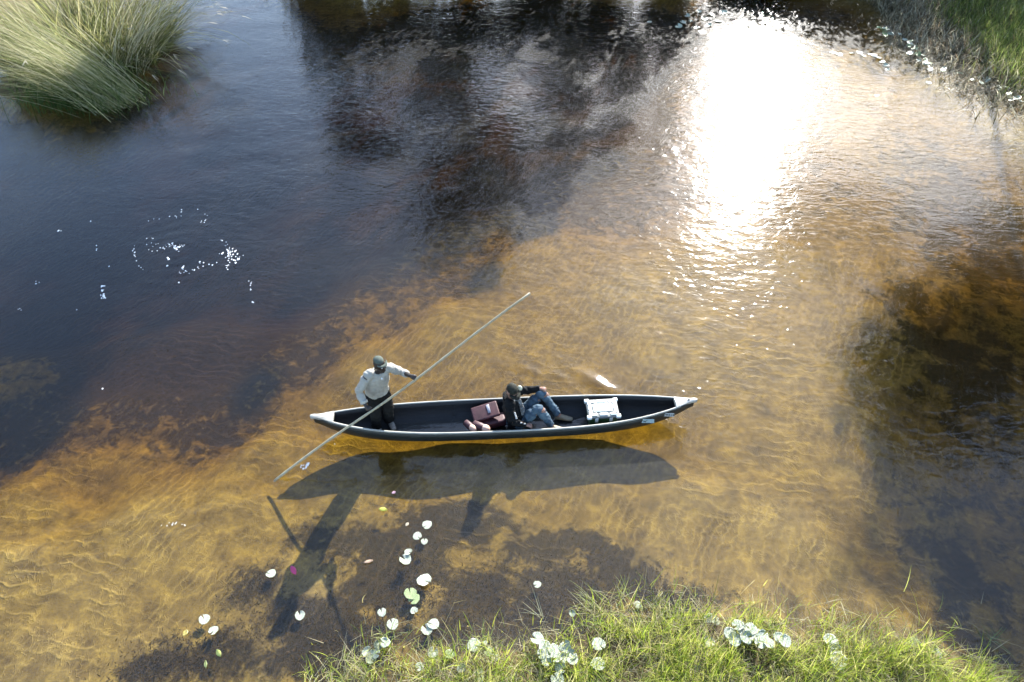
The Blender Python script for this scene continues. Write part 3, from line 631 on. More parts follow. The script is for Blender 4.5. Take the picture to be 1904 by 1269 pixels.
# --- REST ---
# ---------------------------------------------------------------- canoe
YAW = R(3.2); canoe = empty('dugout_canoe', (-.095, 7.31, 0), YAW)
tag(canoe, 'long narrow black canoe with worn pale rim crossing the shallow river', 'canoe')
CM = Matrix.Translation(canoe.location) @ Matrix.Rotation(YAW, 4, 'Z'); CI = CM.inverted()
LH = 2.90
def hb(s): return max(.032, .335*max(0, 1-abs(s)**3.2)**.9)
def zg(s): return .27+.15*abs(s)**3
def zk(s): return -.055+.34*abs(s)**6
def section(s):
    b, g, k = hb(s), zg(s), zk(s); d = g-k
    return [(b, g), (b*1.0, g-.35*d), (b*.93, k+.38*d), (b*.76, k+.15*d), (b*.45, k+.03*d), (0, k)]
def worn(name, c, c2, sc, rough):
    M = Mat(name); mp = M.node('Mapping'); mp.inputs['Scale'].default_value = (.35, 3, 3); M.put(M.tc(), mp.inputs['Vector'])
    st = M.ramp(M.noise(11, 7, .75, .5, mp.outputs[0]), [(.56, (0,)*3), (.68, (1,)*3)]); b0 = M.ramp(M.noise(3, 5, .7), [(.3, c2), (.7, c)])
    M.put(M.mix(M.math('MULTIPLY', st, .7), b0, sc), M.b.inputs['Base Color']); M.b.inputs['Roughness'].default_value = rough
    M.put(M.bump(M.noise(9, 5, .65, .3, mp.outputs[0]), .006), M.b.inputs['Normal']); return M.m
hull_m = worn('black_hull', (.014,.016,.015), (.006,.007,.007), (.055,.055,.048), .45)
inner_m = worn('hull_inside', (.008,.008,.010), (.003,.003,.004), (.030,.026,.020), .6)
rim_m = worn('worn_rim', (.40,.39,.35), (.25,.24,.21), (.07,.065,.055), .38)
NS = 72; ss = [math.sin(math.pi/2*(-1+2*i/NS))*.35+(-1+2*i/NS)*.65 for i in range(NS+1)]
V, F, MI = [], [], []
T_ = .022; rows = []
for s in ss:
    sec = section(s); out_ = sec+[(-a, b) for a, b in sec[-2::-1]]
    th = min(T_, hb(s)*.45)
    inn = [(max(a-th, .004) if a > 0 else 0, b+(0 if i == 0 else th*min(1, i/2))) for i, (a, b) in enumerate(sec)]
    inn[-1] = (0, sec[-1][1]+th*1.3); inn[-2] = (inn[-2][0], inn[-1][1])
    inn_ = inn+[(-a, b) for a, b in inn[-2::-1]]
    ring = [(s*LH, -a, b) for a, b in out_]+[(s*LH, -a, b) for a, b in inn_[::-1]]
    rows.append(len(V)); V += ring
m = 22
for i in range(NS):
    for j in range(m):
        a, b = rows[i]+j, rows[i]+(j+1) % m; c_, d_ = rows[i+1]+(j+1) % m, rows[i+1]+j
        F.append((a, b, c_, d_)); MI.append(1 if 11 <= j < 21 else 0)
for i in (0, NS):
    r0 = rows[i]; f = [r0+j for j in range(11)]; g = [r0+j for j in range(11, 22)]
    for j in range(10):
        q4 = (r0+j, r0+j+1, r0+20-j, r0+21-j); F.append(q4 if i else q4[::-1]); MI.append(0)
me = pymesh('hull', V, F, True); hull = link('hull', me, canoe, [hull_m, inner_m])
for p, k in zip(me.polygons, MI): p.material_index = k
for e in me.edges: pass
# rim rails, one per side
def rail(side):
    V, F = [], []; prof = [(-.015, -.006), (-.013, .008), (.0, .011), (.010, .008), (.012, -.010), (.004, -.013)]
    st = [s for s in ss if abs(s) < .925]; st = [-.925]+st+[.925]
    for s in st:
        for a, b in prof: V.append((s*LH, side*(hb(s)-.006+a*-1*-1), zg(s)+b))
    k = len(prof)
    for i in range(len(st)-1):
        for j in range(k): F.append((i*k+j, i*k+(j+1) % k, (i+1)*k+(j+1) % k, (i+1)*k+j))
    F.append(tuple(range(k))); F.append(tuple((len(st)-1)*k+j for j in range(k)))
    me = pymesh('gunwale', V, F, True)
    bm = bmesh.new(); bm.from_mesh(me); bmesh.ops.recalc_face_normals(bm, faces=bm.faces); bm.to_mesh(me); bm.free()
    return link('gunwale', me, canoe, rim_m)
rail(-1); rail(1)
def deck(sg, name):
    """solid end cap with a blunt snout"""
    st = [.90, .93, .96, .985, 1.0, 1.018]; V, F = [], []
    for i, s in enumerate(st):
        b = (hb(min(s, 1))+.006) if s < 1.01 else .022; g = zg(min(s, 1))
        V += [(sg*s*LH, -b, g+.016), (sg*s*LH, -b*.3, g+.026), (sg*s*LH, b*.3, g+.026), (sg*s*LH, b, g+.016), (sg*s*LH, b*.8, g-.035), (sg*s*LH, -b*.8, g-.035)]
    for i in range(len(st)-1):
        for j in range(6): F.append((i*6+j, i*6+(j+1) % 6, (i+1)*6+(j+1) % 6, (i+1)*6+j))
    F.append(tuple(range(6))); F.append(tuple(30+j for j in range(6)))
    me = pymesh(name, V, F); bm = bmesh.new(); bm.from_mesh(me); bmesh.ops.recalc_face_normals(bm, faces=bm.faces)
    bmesh.ops.bevel(bm, geom=bm.edges[:], offset=.004, segments=2, affect='EDGES'); bm.to_mesh(me); bm.free()
    return link(name, me, canoe, rim_m)
bd = deck(1, 'bow_deck'); deck(-1, 'stern_deck')
dark = simple('dark_hole', (.01,.01,.01), .8)
bm = bmesh.new(); bmesh.ops.create_cone(bm, cap_ends=True, segments=20, radius1=.016, radius2=.016, depth=.006)
me = bpy.data.meshes.new('rope_hole'); bm.to_mesh(me); bm.free(); o = link('rope_hole', me, bd, dark); o.location = (.972*LH, 0, zg(.972)+.027); o.scale = (1.3, .8, 1)
# stickers on the near side
white_m = simple('sticker_white', (.45,.46,.46), .4, (.36,.38,.39), 40); ink = simple('sticker_ink', (.02,.03,.04), .5); blue_m = simple('sticker_tint', (.25,.34,.37), .45, (.30,.38,.40), 30)
def sticker(name, s, L_, hgt, drop, m):
    b, g, k = hb(s), zg(s), zk(s); ds = .02
    ang = math.atan2(-(hb(s+ds)-hb(s-ds)), 2*ds*LH); pitch_ = math.atan2(zg(s+ds)-zg(s-ds), 2*ds*LH)
    me = pymesh(name, [(x*L_/2, y*.002, z*hgt/2) for x in (-1, 1) for y in (-1, 1) for z in (-1, 1)], [(0,1,3,2),(4,6,7,5),(0,4,5,1),(2,3,7,6),(0,2,6,4),(1,5,7,3)])
    o = link(name, me, canoe, m); o.location = (s*LH, -b*1.0-.008, g-drop); o.rotation_euler = (R(-4), -pitch_*1.2, -ang)
    return o
def text(t, size, parent, loc, m, name='lettering', sx=1):
    cu = bpy.data.curves.new(name, 'FONT'); cu.body = t; cu.size = size; cu.extrude = .0008; cu.align_x = 'CENTER'; cu.align_y = 'CENTER'; cu.offset = size*.03
    o = link(name, cu, parent, m); me = bpy.data.meshes.new_from_object(o.evaluated_get(bpy.context.evaluated_depsgraph_get())); bpy.data.objects.remove(o)
    o = link(name, me, parent); o.location = loc; o.rotation_euler = (math.pi/2, 0, 0); o.scale.x = sx; return o
s1 = sticker('logo_sticker', .73, .28, .082, .074, blue_m); s2 = sticker('registration_plate', .845, .25, .07, .066, white_m)
s1.location.y -= .004
text('CA 7R515', .062, s2, (0, -.0035, -.002), ink, sx=.95)
bird = [(-.05,.012),(-.02,.008),(0,-.006),(.018,.010),(.045,.026),(.03,.006),(.012,-.010),(.016,-.028),(-.004,-.018),(-.022,-.004)]
V = [(x, -.0045, z) for x, z in bird]+[(x, -.003, z) for x, z in bird]; n = len(bird)
F = [tuple(range(n)), tuple(range(2*n-1, n-1, -1))]+[(i, (i+1) % n, n+(i+1) % n, n+i) for i in range(n)]
link('bird_logo', pymesh('bird_logo', V, F), s1, ink)
text('· ···  ···', .03, s1, (-.07, -.0035, .02), ink, 'small_print') if False else None
# thin ribs / scuffs inside the hull
for s in (-.62, -.28, .12, .55):
    V, F = [], []; sec = section(s); th = T_
    pts = [(a-th-.001 if a > 0 else 0, b+th) for a, b in sec[1:]]; pts = pts+[(-a, b) for a, b in pts[-2::-1]]
    for a, b in pts: V += [(s*LH-.02, a, b), (s*LH-.02, a*.965, b+.012), (s*LH+.02, a*.965, b+.012), (s*LH+.02, a, b)]
    for i in range(len(pts)-1):
        for j in range(4): F.append((i*4+j, i*4+(j+1) % 4, (i+1)*4+(j+1) % 4, (i+1)*4+j))
    link('rib', pymesh('rib', V, F), canoe, inner_m)

# ---------------------------------------------------------------- people
def ring_loft(P, rad, side=None, seg=18, cap=True):
    """closed lofted limb; rad items are r or (r_side, r_front)"""
    P = [Vector(p) for p in P]; V, F = [], []; n = len(P)
    for i, p in enumerate(P):
        d = (P[min(i+1, n-1)]-P[max(i-1, 0)]).normalized()
        a = (Vector(side)-d*d.dot(Vector(side))).normalized() if side is not None else d.orthogonal().normalized()
        b = d.cross(a); ra, rb = rad[i] if isinstance(rad[i], tuple) else (rad[i], rad[i])
        for k in range(seg):
            t = k/seg*2*math.pi; V.append(p+a*ra*math.cos(t)+b*rb*math.sin(t))
    for i in range(n-1):
        for k in range(seg): F.append((i*seg+k, i*seg+(k+1) % seg, (i+1)*seg+(k+1) % seg, (i+1)*seg+k))
    for i, sg in ((0, -1), (n-1, 1)):    # rounded ends
        d = (P[min(i+1, n-1)]-P[max(i-1, 0)]).normalized(); r = rad[i] if not isinstance(rad[i], tuple) else min(rad[i])
        c = len(V); V.append(P[i]+d*sg*r*.6)
        for k in range(seg):
            t = (i*seg+k, i*seg+(k+1) % seg, c); F.append(t if sg > 0 else t[::-1])
    return V, F
def smooth_path(P, rad, sub=4):
    P = [Vector(p) for p in P]; Q, Rr = [], []; n = len(P)
    for i in range(n-1):
        p0, p1, p2, p3 = P[max(i-1, 0)], P[i], P[i+1], P[min(i+2, n-1)]
        for k in range(sub):
            t = k/sub; q_ = .5*((2*p1)+(p2-p0)*t+(2*p0-5*p1+4*p2-p3)*t*t+(-p0+3*p1-3*p2+p3)*t**3); Q.append(q_)
            a, b = rad[i], rad[i+1]
            Rr.append(tuple(a[j]*(1-t)+b[j]*t for j in (0, 1)) if isinstance(a, tuple) else a*(1-t)+b*t)
    Q.append(P[-1]); Rr.append(rad[-1]); return Q, Rr
def ellipsoid(c, r, M3=None, seg=20, rings=14, shape=None):
    V, F = [], []; M3 = M3 or Matrix.Identity(3)
    for i in range(rings+1):
        ph = math.pi*i/rings
        for k in range(seg):
            t = 2*math.pi*k/seg; v = Vector((math.sin(ph)*math.cos(t), math.sin(ph)*math.sin(t), math.cos(ph)))
            w = Vector((v.x*r[0], v.y*r[1], v.z*r[2]))
            if shape: w = shape(v, w)
            V.append(Vector(c)+M3 @ w)
    for i in range(rings):
        for k in range(seg): F.append((i*seg+k, (i+1)*seg+k, (i+1)*seg+(k+1) % seg, i*seg+(k+1) % seg))
    return V, F
def fuse(name, pieces, voxel, m, parent, origin, smooth=6, wrinkle=0, wscale=.12):
    """unite overlapping closed pieces into one continuous surface"""
    V, F = [], []
    for v, f in pieces:
        o = len(V); V += [x-Vector(origin) for x in v]; F += [tuple(o+i for i in t) for t in f]
    me = pymesh(name, V, F, True); o = link(name, me, parent, m)
    rm = o.modifiers.new('unite', 'REMESH'); rm.mode = 'VOXEL'; rm.voxel_size = voxel; rm.use_smooth_shade = True
    sm = o.modifiers.new('soften', 'SMOOTH'); sm.factor = .5; sm.iterations = smooth
    dg = bpy.context.evaluated_depsgraph_get(); ev = o.evaluated_get(dg); nm = bpy.data.meshes.new_from_object(ev)
    o.modifiers.clear(); o.data = nm; nm.name = name
    if wrinkle:
        co = np.empty(len(nm.vertices)*3, 'f4'); nm.vertices.foreach_get('co', co); co = co.reshape(-1, 3)
        no = np.empty(len(nm.vertices)*3, 'f4'); nm.vertices.foreach_get('normal', no); no = no.reshape(-1, 3)
        w = vnoise(co[:, 0]*1.6+co[:, 1]*1.3+9, co[:, 2]*.8+co[:, 1]*.5+9, wscale, 77)+.5*vnoise(co[:, 0]+9, co[:, 2]*1.5+co[:, 1]+9, wscale*.45, 78)-.75
        co += no*(w*wrinkle)[:, None]; nm.vertices.foreach_set('co', co.ravel())
    for p in nm.polygons: p.use_smooth = True
    if not nm.materials: nm.materials.append(m)
    return o
def frame(fwd, up=(0, 0, 1)):
    f = Vector(fwd).normalized(); l = Vector(up).cross(f).normalized(); u = f.cross(l)
    return Matrix((f, l, u)).transposed()        # columns: forward, left, up
def head_pieces(c, M3, s=1.0):
    """skull with jaw, brow, nose, lips, chin and ears; x forward, y left, z up"""
    def sh(v, w):
        if v.z < -.1: w.y *= 1-.32*min(1, (-v.z-.1)); w.x *= 1-.10*(-v.z) if v.x > 0 else 1-.45*(-v.z)
        if v.x > .3 and v.z > -.2: w.x *= .97
        return w
    P = [ellipsoid(c, (.098*s, .077*s, .122*s), M3, 24, 18, sh)]
    at = lambda x, y, z: Vector(c)+M3 @ Vector((x*s, y*s, z*s))
    P.append(ring_loft([at(.088, 0, .018), at(.104, 0, -.012), at(.112, 0, -.034), at(.094, 0, -.044)], [.009*s, .012*s, .017*s, .012*s]))      # nose
    P.append(ring_loft([at(.083, -.045, .036), at(.094, 0, .034), at(.083, .045, .036)], [.010*s, .012*s, .010*s]))                      # brow
    P.append(ring_loft([at(.082, -.024, -.066), at(.093, 0, -.064), at(.082, .024, -.066)], [.006*s, .011*s, .006*s]))                    # mouth
    P.append(ellipsoid(at(.070, 0, -.100), (.024*s, .026*s, .020*s), M3, 12, 8))                                                           # chin
    for sg in (-1, 1):
        P.append(ellipsoid(at(-.004, sg*.080, -.008), (.020*s, .009*s, .032*s), M3, 12, 8))
        P.append(ellipsoid(at(.076, sg*.033, -.030), (.02*s, .02*s, .022*s), M3, 10, 8))
    return P, at
def hand_pieces(wrist, knuck, curl_axis, thumb_dir, grip, s=1.0):
    """palm from wrist to knuckles, four fingers curling round grip centre, thumb closing from the side"""
    w, k = Vector(wrist), Vector(knuck); d = (k-w).normalized(); side = Vector(curl_axis).normalized(); side = (side-d*side.dot(d)).normalized(); nrm = d.cross(side)
    if (Vector(grip)-k).dot(nrm) < 0: nrm = -nrm
    P = [ring_loft([w, w.lerp(k, .35), w.lerp(k, .8), k], [(.027*s, .020*s), (.036*s, .019*s), (.042*s, .017*s), (.040*s, .014*s)], side)]
    for i, (off, ln) in enumerate(((-.031, .86), (-.0105, 1.), (.0105, .95), (.030, .76))):
        b = k+side*off*s; L_ = .078*ln*s; dirs = []; p = b-d*.012; pts = [p]; ang = 0
        for seg_, turn in ((.42, 38), (.32, 72), (.26, 62)):
            ang += R(turn); p = p+(d*math.cos(ang)+nrm*math.sin(ang))*L_*seg_*1.15; pts.append(p)
        P.append(ring_loft(pts, [.0098*s, .0092*s, .0086*s, .0074*s], side, 10))
    t0 = w.lerp(k, .3)+Vector(thumb_dir).normalized()*.022*s; t1 = t0+(Vector(thumb_dir).normalized()*.022+d*.022+nrm*.008)*s; t2 = t1+(d*.018+nrm*.026)*s; t3 = t2+(nrm*.016-Vector(thumb_dir).normalized()*.012)*s
    P.append(ring_loft([t0, t1, t2, t3], [.014*s, .0125*s, .011*s, .009*s], None, 10)); return P
def cloth(name, c, c2, rough=.85, bump=.006, scale=14):
    M = Mat(name); M.put(M.ramp(M.noise(scale, 5), [(.3, c2), (.7, c)]), M.b.inputs['Base Color']); M.b.inputs['Roughness'].default_value = rough
    M.b.inputs['Specular IOR Level'].default_value = .2; M.put(M.bump(M.noise(scale*3, 4, .6, .6), bump), M.b.inputs['Normal']); return M.m

# pole first, the hands close on it
PB, PD = Vector((-3.41, 6.33, 0)), Vector((3.65, 1.25, 2.46)).normalized()
H1 = PB+PD*1.74; H2 = PB+PD*2.55
pts = [PB+PD*t+Vector((0, .018*math.sin(t*2.1), .02*math.sin(t*1.4+1))) for t in np.linspace(-.10, 4.58, 26)]
v, f = tube(pts, [.0185-.003*i/25+.0018*math.sin(i*2.3) for i in range(26)], 10)
pole_m = simple('peeled_pole', (.42,.37,.26), .6, (.26,.22,.14), 18, .004)
tag(link('push_pole', pymesh('push_pole', v, f, True), None, pole_m), 'long thin peeled wooden pole held by the standing man, one end in the water', 'pole')

skin_d = simple('dark_skin', (.022,.013,.010), .45, (.015,.009,.007), 30, .001, .5)
def poler():
    base = Vector((-2.0, 7.29, .0)); root = empty('person', tuple(base)); tag(root, 'standing person in loose grey white shirt and dark trousers poling from the stern', 'person')
    left = Vector((.87, .5, 0)); fw = Vector((.5, -.87, 0))
    aL, aR = Vector((-1.92, 7.37, .085)), Vector((-2.10, 7.25, .085))
    pel = Vector((-1.99, 7.27, .84)); che = Vector((-1.95, 7.22, 1.16)); nk = Vector((-1.90, 7.18, 1.40)); hd = Vector((-1.855, 7.135, 1.555))
    hL, hR = pel+left*.088, pel-left*.088; kL = hL.lerp(aL, .5)+fw*.05; kR = hR.lerp(aR, .5)+fw*.03
    shL, shR = nk+left*.175-Vector((0, 0, .05)), nk-left*.175-Vector((0, 0, .05))
    wL = H2-PD*.01+Vector((-.045, .055, .012)); eL = Vector((-1.60, 7.33, 1.20)); wR = H1+Vector((-.055, .05, .035)); eR = Vector((-2.19, 7.02, 1.10))
    B = []
    B.append(ring_loft(*smooth_path([pel-Vector((0,0,.06)), pel+Vector((0,0,.08)), che, nk-Vector((0,0,.07)), nk], [(.15,.10),(.14,.10),(.165,.11),(.14,.09),(.06,.058)]), side=left))
    B.append(ring_loft([nk-Vector((0,0,.04)), hd-Vector((0,0,.06))], [.058, .054]))
    for h, k, a in ((hL, kL, aL), (hR, kR, aR)): B.append(ring_loft(*smooth_path([h, h.lerp(k,.5), k, k.lerp(a,.4), a], [.088, .078, .056, .054, .038])))
    for s_, e, w in ((shL, eL, wL), (shR, eR, wR)): B.append(ring_loft(*smooth_path([s_, s_.lerp(e,.5), e, e.lerp(w,.5), w], [.056, .048, .040, .036, .026])))
    hf = Vector((.72, -.62, -.10)); M3 = frame(hf); hp, at = head_pieces(hd, M3, 1.0); B += hp
    B += hand_pieces(wL, wL.lerp(H2, .65)+PD*.01+Vector((.01,-.01,.02)), PD, (0, 0, -1), H2, 1.0)
    B += hand_pieces(wR, wR.lerp(H1, .6)+Vector((.01,-.005,.018)), PD, -PD, H1, 1.0)
    for a in (aL, aR): B.append(ring_loft([a+fw*-.03-Vector((0,0,.04)), a+fw*.08-Vector((0,0,.05)), a+fw*.16-Vector((0,0,.055))], [(.034,.03),(.042,.024),(.036,.016)], side=left))
    fuse('body', B, .0085, skin_d, root, base, 3)
    # loose long sleeved shirt
    S_ = [ring_loft(*smooth_path([pel+Vector((0,0,-.015)), pel+Vector((0,0,.12)), che, nk-Vector((0,0,.09)), nk-Vector((0,0,.02))], [(.178,.135),(.18,.145),(.188,.138),(.15,.105),(.072,.068)]), side=left, seg=28)]
    for s_, e, w in ((shL, eL, wL), (shR, eR, wR)):
        end = e.lerp(w, .48 if s_ is shL else .72)
        S_.append(ring_loft(*smooth_path([nk.lerp(s_, .45), s_, s_.lerp(e,.5), e, end], [.074, .074, .068, .062, .052])))
    shirt_m = cloth('shirt_cotton', (.37,.355,.315), (.29,.275,.24)); sh = fuse('shirt', S_, .0105, shirt_m, root, base, 5, .016, .06)
    # collar, placket and buttons
    cv = [nk+left*.078*math.cos(t)+fw*.075*math.sin(t)+Vector((0, 0, -.012-.022*max(0, math.sin(t)))) for t in np.linspace(math.pi*.42, math.pi*2.58, 22)]
    v, f = tube(cv, [.016]*22, 8); link('collar', pymesh('collar', [x-base for x in v], f, True), sh, cloth('collar_cotton', (.34,.34,.31), (.26,.26,.24)))
    but = simple('button', (.8,.8,.78), .3)
    for t in (0.0,):
        v, f = ellipsoid(nk+fw*.108+Vector((0, 0, -.085)), (.014,.014,.014)); link('button', pymesh('button', [x-base for x in v], f, True), sh, but)
    cuff_m = cloth('cuff_cotton', (.42,.40,.35), (.34,.32,.28))
    for s_, e, w in ((shL, eL, wL), (shR, eR, wR)):
        t = .48 if s_ is shL else .72
        v, f = tube([e.lerp(w, t-.12), e.lerp(w, t+.04)], [.057, .055], 16); link('cuff', pymesh('cuff', [x-base for x in v], f, True), sh, cuff_m)
    # trousers
    T = [ring_loft([pel+Vector((0,0,.06)), pel-Vector((0,0,.05)), pel-Vector((0,0,.10))], [(.158,.115),(.168,.125),(.15,.12)], side=left)]
    for h, k, a in ((hL, kL, aL), (hR, kR, aR)): T.append(ring_loft(*smooth_path([h, h.lerp(k,.5), k, k.lerp(a,.5), a+Vector((0,0,.0))], [.102, .098, .088, .086, .084])))
    fuse('trousers', T, .011, cloth('dark_trousers', (.011,.010,.0095), (.006,.006,.0055)), root, base, 4, .026, .09)
    # shoes
    shoe = simple('worn_shoe', (.30,.28,.24), .5, (.16,.14,.12), 20)
    for a in (aL, aR):
        v, f = ring_loft(*smooth_path([a-fw*.055-Vector((0,0,.035)), a+fw*.02-Vector((0,0,.03)), a+fw*.11-Vector((0,0,.045)), a+fw*.19-Vector((0,0,.052))], [(.038,.034),(.044,.042),(.048,.030),(.036,.020)]), side=left)
        link('shoe', pymesh('shoe', [x-base for x in v], f, True), root, shoe)
    # cap: shallow crown and short peak
    capm = cloth('cap_cloth', (.10,.12,.10), (.05,.06,.05))
    def capsh(v, w):
        w.z = max(w.z, -.012); return w
    v, f = ellipsoid(at(-.014, 0, .080), (.080, .068, .048), M3, 26, 16, capsh)
    cp = link('cap', pymesh('cap', [x-base for x in v], f, True), root, capm)
    V = []; F = []
    for i in range(13):
        t = -1.15+2.3*i/12
        V += [at(.088*math.cos(t), .080*math.sin(t), .072), at(.088*math.cos(t)+.045*math.cos(t), .080*math.sin(t)*1.0+.012*math.sin(t), .064), at(.088*math.cos(t)+.045*math.cos(t), .080*math.sin(t)+.012*math.sin(t), .058), at(.088*math.cos(t), .080*math.sin(t), .064)]
    for i in range(12):
        for j in range(4): F.append((i*4+j, i*4+(j+1) % 4, (i+1)*4+(j+1) % 4, (i+1)*4+j))
    link('peak', pymesh('peak', [x-base for x in V], F, True), cp, capm)
    eye = simple('eye_white', (.5,.48,.45), .2)
    for sg in (-1, 1):
        v, f = ellipsoid(at(.086, sg*.031, .012), (.010, .012, .008), M3, 10, 8); link('eye', pymesh('eye', [x-base for x in v], f, True), root, eye)
poler()

skin_l = simple('fair_skin', (.28,.15,.11), .5, (.22,.12,.085), 30, .001, .4)
def passenger():
    base = Vector((.10, 7.33, -.02)); root = empty('person', tuple(base)); tag(root, 'seated person in black jacket, dark cap and blue jeans leaning back with knees up', 'person')
    fw = Vector((.97, -.12, 0)).normalized(); left = Vector((.12, .97, 0)).normalized()
    pel = Vector((.06, 7.33, .11)); che = Vector((.0, 7.34, .40)); nk = Vector((-.02, 7.35, .63)); hd = Vector((.0, 7.335, .775))
    hL, hR = pel+left*.09+fw*.02, pel-left*.09+fw*.02
    kL, kR = Vector((.475, 7.53, .50)), Vector((.42, 7.26, .45)); aL, aR = Vector((.74, 7.44, .085)), Vector((.62, 7.22, .085))
    shL, shR = nk+left*.165-Vector((0,0,.055)), nk-left*.165-Vector((0,0,.055))
    eL, wL = Vector((.24, 7.59, .52)), Vector((.43, 7.575, .575)); eR, wR = Vector((.03, 7.10, .36)), Vector((.22, 7.09, .285))
    B = [ring_loft(*smooth_path([pel-Vector((0,0,.03)), pel+Vector((0,0,.10)), che, nk-Vector((0,0,.08)), nk], [(.15,.11),(.14,.10),(.155,.11),(.13,.09),(.056,.056)]), side=left),
         ring_loft([nk-Vector((0,0,.05)), hd-Vector((0,0,.06))], [.054, .050])]
    for h, k, a in ((hL, kL, aL), (hR, kR, aR)): B.append(ring_loft(*smooth_path([h, h.lerp(k,.5), k, k.lerp(a,.4), a], [.085, .075, .055, .052, .038])))
    for s_, e, w in ((shL, eL, wL), (shR, eR, wR)): B.append(ring_loft(*smooth_path([s_, s_.lerp(e,.5), e, e.lerp(w,.5), w], [.053, .045, .038, .034, .024])))
    M3 = frame(Vector((.55, -.78, -.32))); hp, at = head_pieces(hd, M3, 1.0); B += hp
    gl = kL+Vector((.02, .0, .03)); B += hand_pieces(wL, wL+Vector((.07,-.03,.02)), left, (.2,-.9,0), gl-Vector((0,0,.05)), .95)
    gr = wR+Vector((.07,-.0,-.06)); B += hand_pieces(wR, wR+Vector((.075,-.005,-.01)), left, (.1,.9,.1), gr, .95)
    fuse('body', B, .0085, skin_l, root, base, 3)
    jm = cloth('jacket_fleece', (.005,.005,.006), (.0025,.003,.0035))
    S_ = [ring_loft(*smooth_path([pel+Vector((0,0,-.04)), pel+Vector((0,0,.10)), che, nk-Vector((0,0,.09)), nk+Vector((0,0,-.005))], [(.185,.15),(.19,.15),(.20,.145),(.165,.12),(.085,.085)]), side=left, seg=28)]
    for s_, e, w in ((shL, eL, wL), (shR, eR, wR)): S_.append(ring_loft(*smooth_path([nk.lerp(s_, .45), s_, s_.lerp(e,.5), e, e.lerp(w,.95)], [.082, .082, .070, .062, .042])))
    jk = fuse('jacket', S_, .0105, jm, root, base, 4, .024, .08)
    S_ = [ring_loft(*smooth_path([nk-fw*.02+left*.10*math.cos(t)-fw*.075*math.sin(t)+Vector((0,0,.005+.02*math.sin(t))) for t in np.linspace(-.7, math.pi+.7, 9)], [.032]*9, 3))]
    fuse('hood', S_, .01, jm, jk, base, 4, .014, .05)
    dn = cloth('jeans_denim', (.085,.13,.165), (.03,.05,.075), .8, .004, 9)
    T = [ring_loft([pel+Vector((0,0,.08)), pel, pel-Vector((0,0,.055))], [(.16,.125),(.175,.15),(.15,.13)], side=left)]
    for h, k, a in ((hL, kL, aL), (hR, kR, aR)): T.append(ring_loft(*smooth_path([h, h.lerp(k,.5), k-Vector((.02,0,-.005)), k.lerp(a,.35), k.lerp(a,.9)], [.105, .092, .077, .070, .056])))
    fuse('jeans', T, .0105, dn, root, base, 3, .022, .075)
    bm_ = simple('tan_boot', (.24,.20,.13), .6, (.17,.14,.09), 20)
    for a in (aL, aR):
        v, f = ring_loft(*smooth_path([a-fw*.05-Vector((0,0,.04)), a+fw*.02-Vector((0,0,.025)), a+fw*.12-Vector((0,0,.045)), a+fw*.21-Vector((0,0,.052))], [(.042,.038),(.048,.050),(.050,.034),(.036,.022)]), side=left)
        link('boot', pymesh('boot', [x-base for x in v], f, True), root, bm_)
    # scarf with pale folds down the chest
    scm = cloth('scarf_cloth', (.25,.25,.25), (.02,.02,.022), .9, .01, 30)
    P = [nk+fw*.095+left*.02, nk+fw*.145-left*.01-Vector((0,0,.10)), che+fw*.165-left*.035+Vector((0,0,.02)), che+fw*.19-left*.05-Vector((0,0,.11))]
    fuse('scarf', [ring_loft(*smooth_path(P, [(.03,.022),(.042,.024),(.040,.022),(.045,.02)])), ring_loft(*smooth_path([nk+left*.085*math.cos(t)+fw*.085*math.sin(t)+Vector((0,0,-.01)) for t in np.linspace(-.4, math.pi+.4, 8)], [.024]*8, 3))], .009, scm, root, base, 2, .016, .035)
    # patterned trim on the near sleeve
    v, f = [], []
    for i in range(7):
        p = shR.lerp(eR, .35+.1*i) if i < 5 else eR.lerp(wR, (i-4)*.28); q_ = p+Vector((.055, -.035, .03)); a_, b_ = ellipsoid(q_, (.018,.012,.010), None, 8, 6); o = len(v); v += a_; f += [tuple(o+x for x in t) for t in b_]
    link('sleeve_trim', pymesh('sleeve_trim', [x-base for x in v], f, True), jk, cloth('trim_cloth', (.5,.5,.5), (.2,.2,.2)))
    # cap: dark patterned crown, pale top and wide peak turned to the bow
    capm = cloth('camouflage_cap', (.035,.036,.026), (.003,.003,.0025), .85, .003, 32)
    def capsh(v, w):
        w.z = max(w.z, -.012); return w
    v, f = ellipsoid(at(-.008, 0, .060), (.099, .084, .070), M3, 26, 16, capsh); cp = link('cap', pymesh('cap', [x-base for x in v], f, True), root, capm)
    C3 = frame(Vector((.55, -.78, -.3)))
    V = []; F = []
    for i in range(13):
        t = -1.2+2.4*i/12; x0, y0 = .092*math.cos(t), .082*math.sin(t); x1, y1 = x0+.078*math.cos(t), y0+.02*math.sin(t)
        V += [at(x0, y0, .046), at(x1, y1, .028), at(x1, y1, .022), at(x0, y0, .039)]
    for i in range(12):
        for j in range(4): F.append((i*4+j, i*4+(j+1) % 4, (i+1)*4+(j+1) % 4, (i+1)*4+j))
    link('peak', pymesh('peak', [x-base for x in V], F, True), cp, capm)
    v, f = ellipsoid(hd+Vector((.115, .05, .01)), (.040, .036, .052), None, 16, 12)
    tag(link('headphone', pymesh('headphone', [x-base for x in v], f, True), root, simple('pale_shell', (.55,.54,.40), .4)), 'pale rounded shape at the side of the cap')
    sg_m = simple('dark_lens', (.02,.02,.022), .12)
    for sg in (-1, 1):
        v, f = ellipsoid(at(.088, sg*.032, .010), (.012, .024, .016), M3, 12, 8); link('sunglass_lens', pymesh('sunglass_lens', [x-base for x in v], f, True), root, sg_m)
passenger()

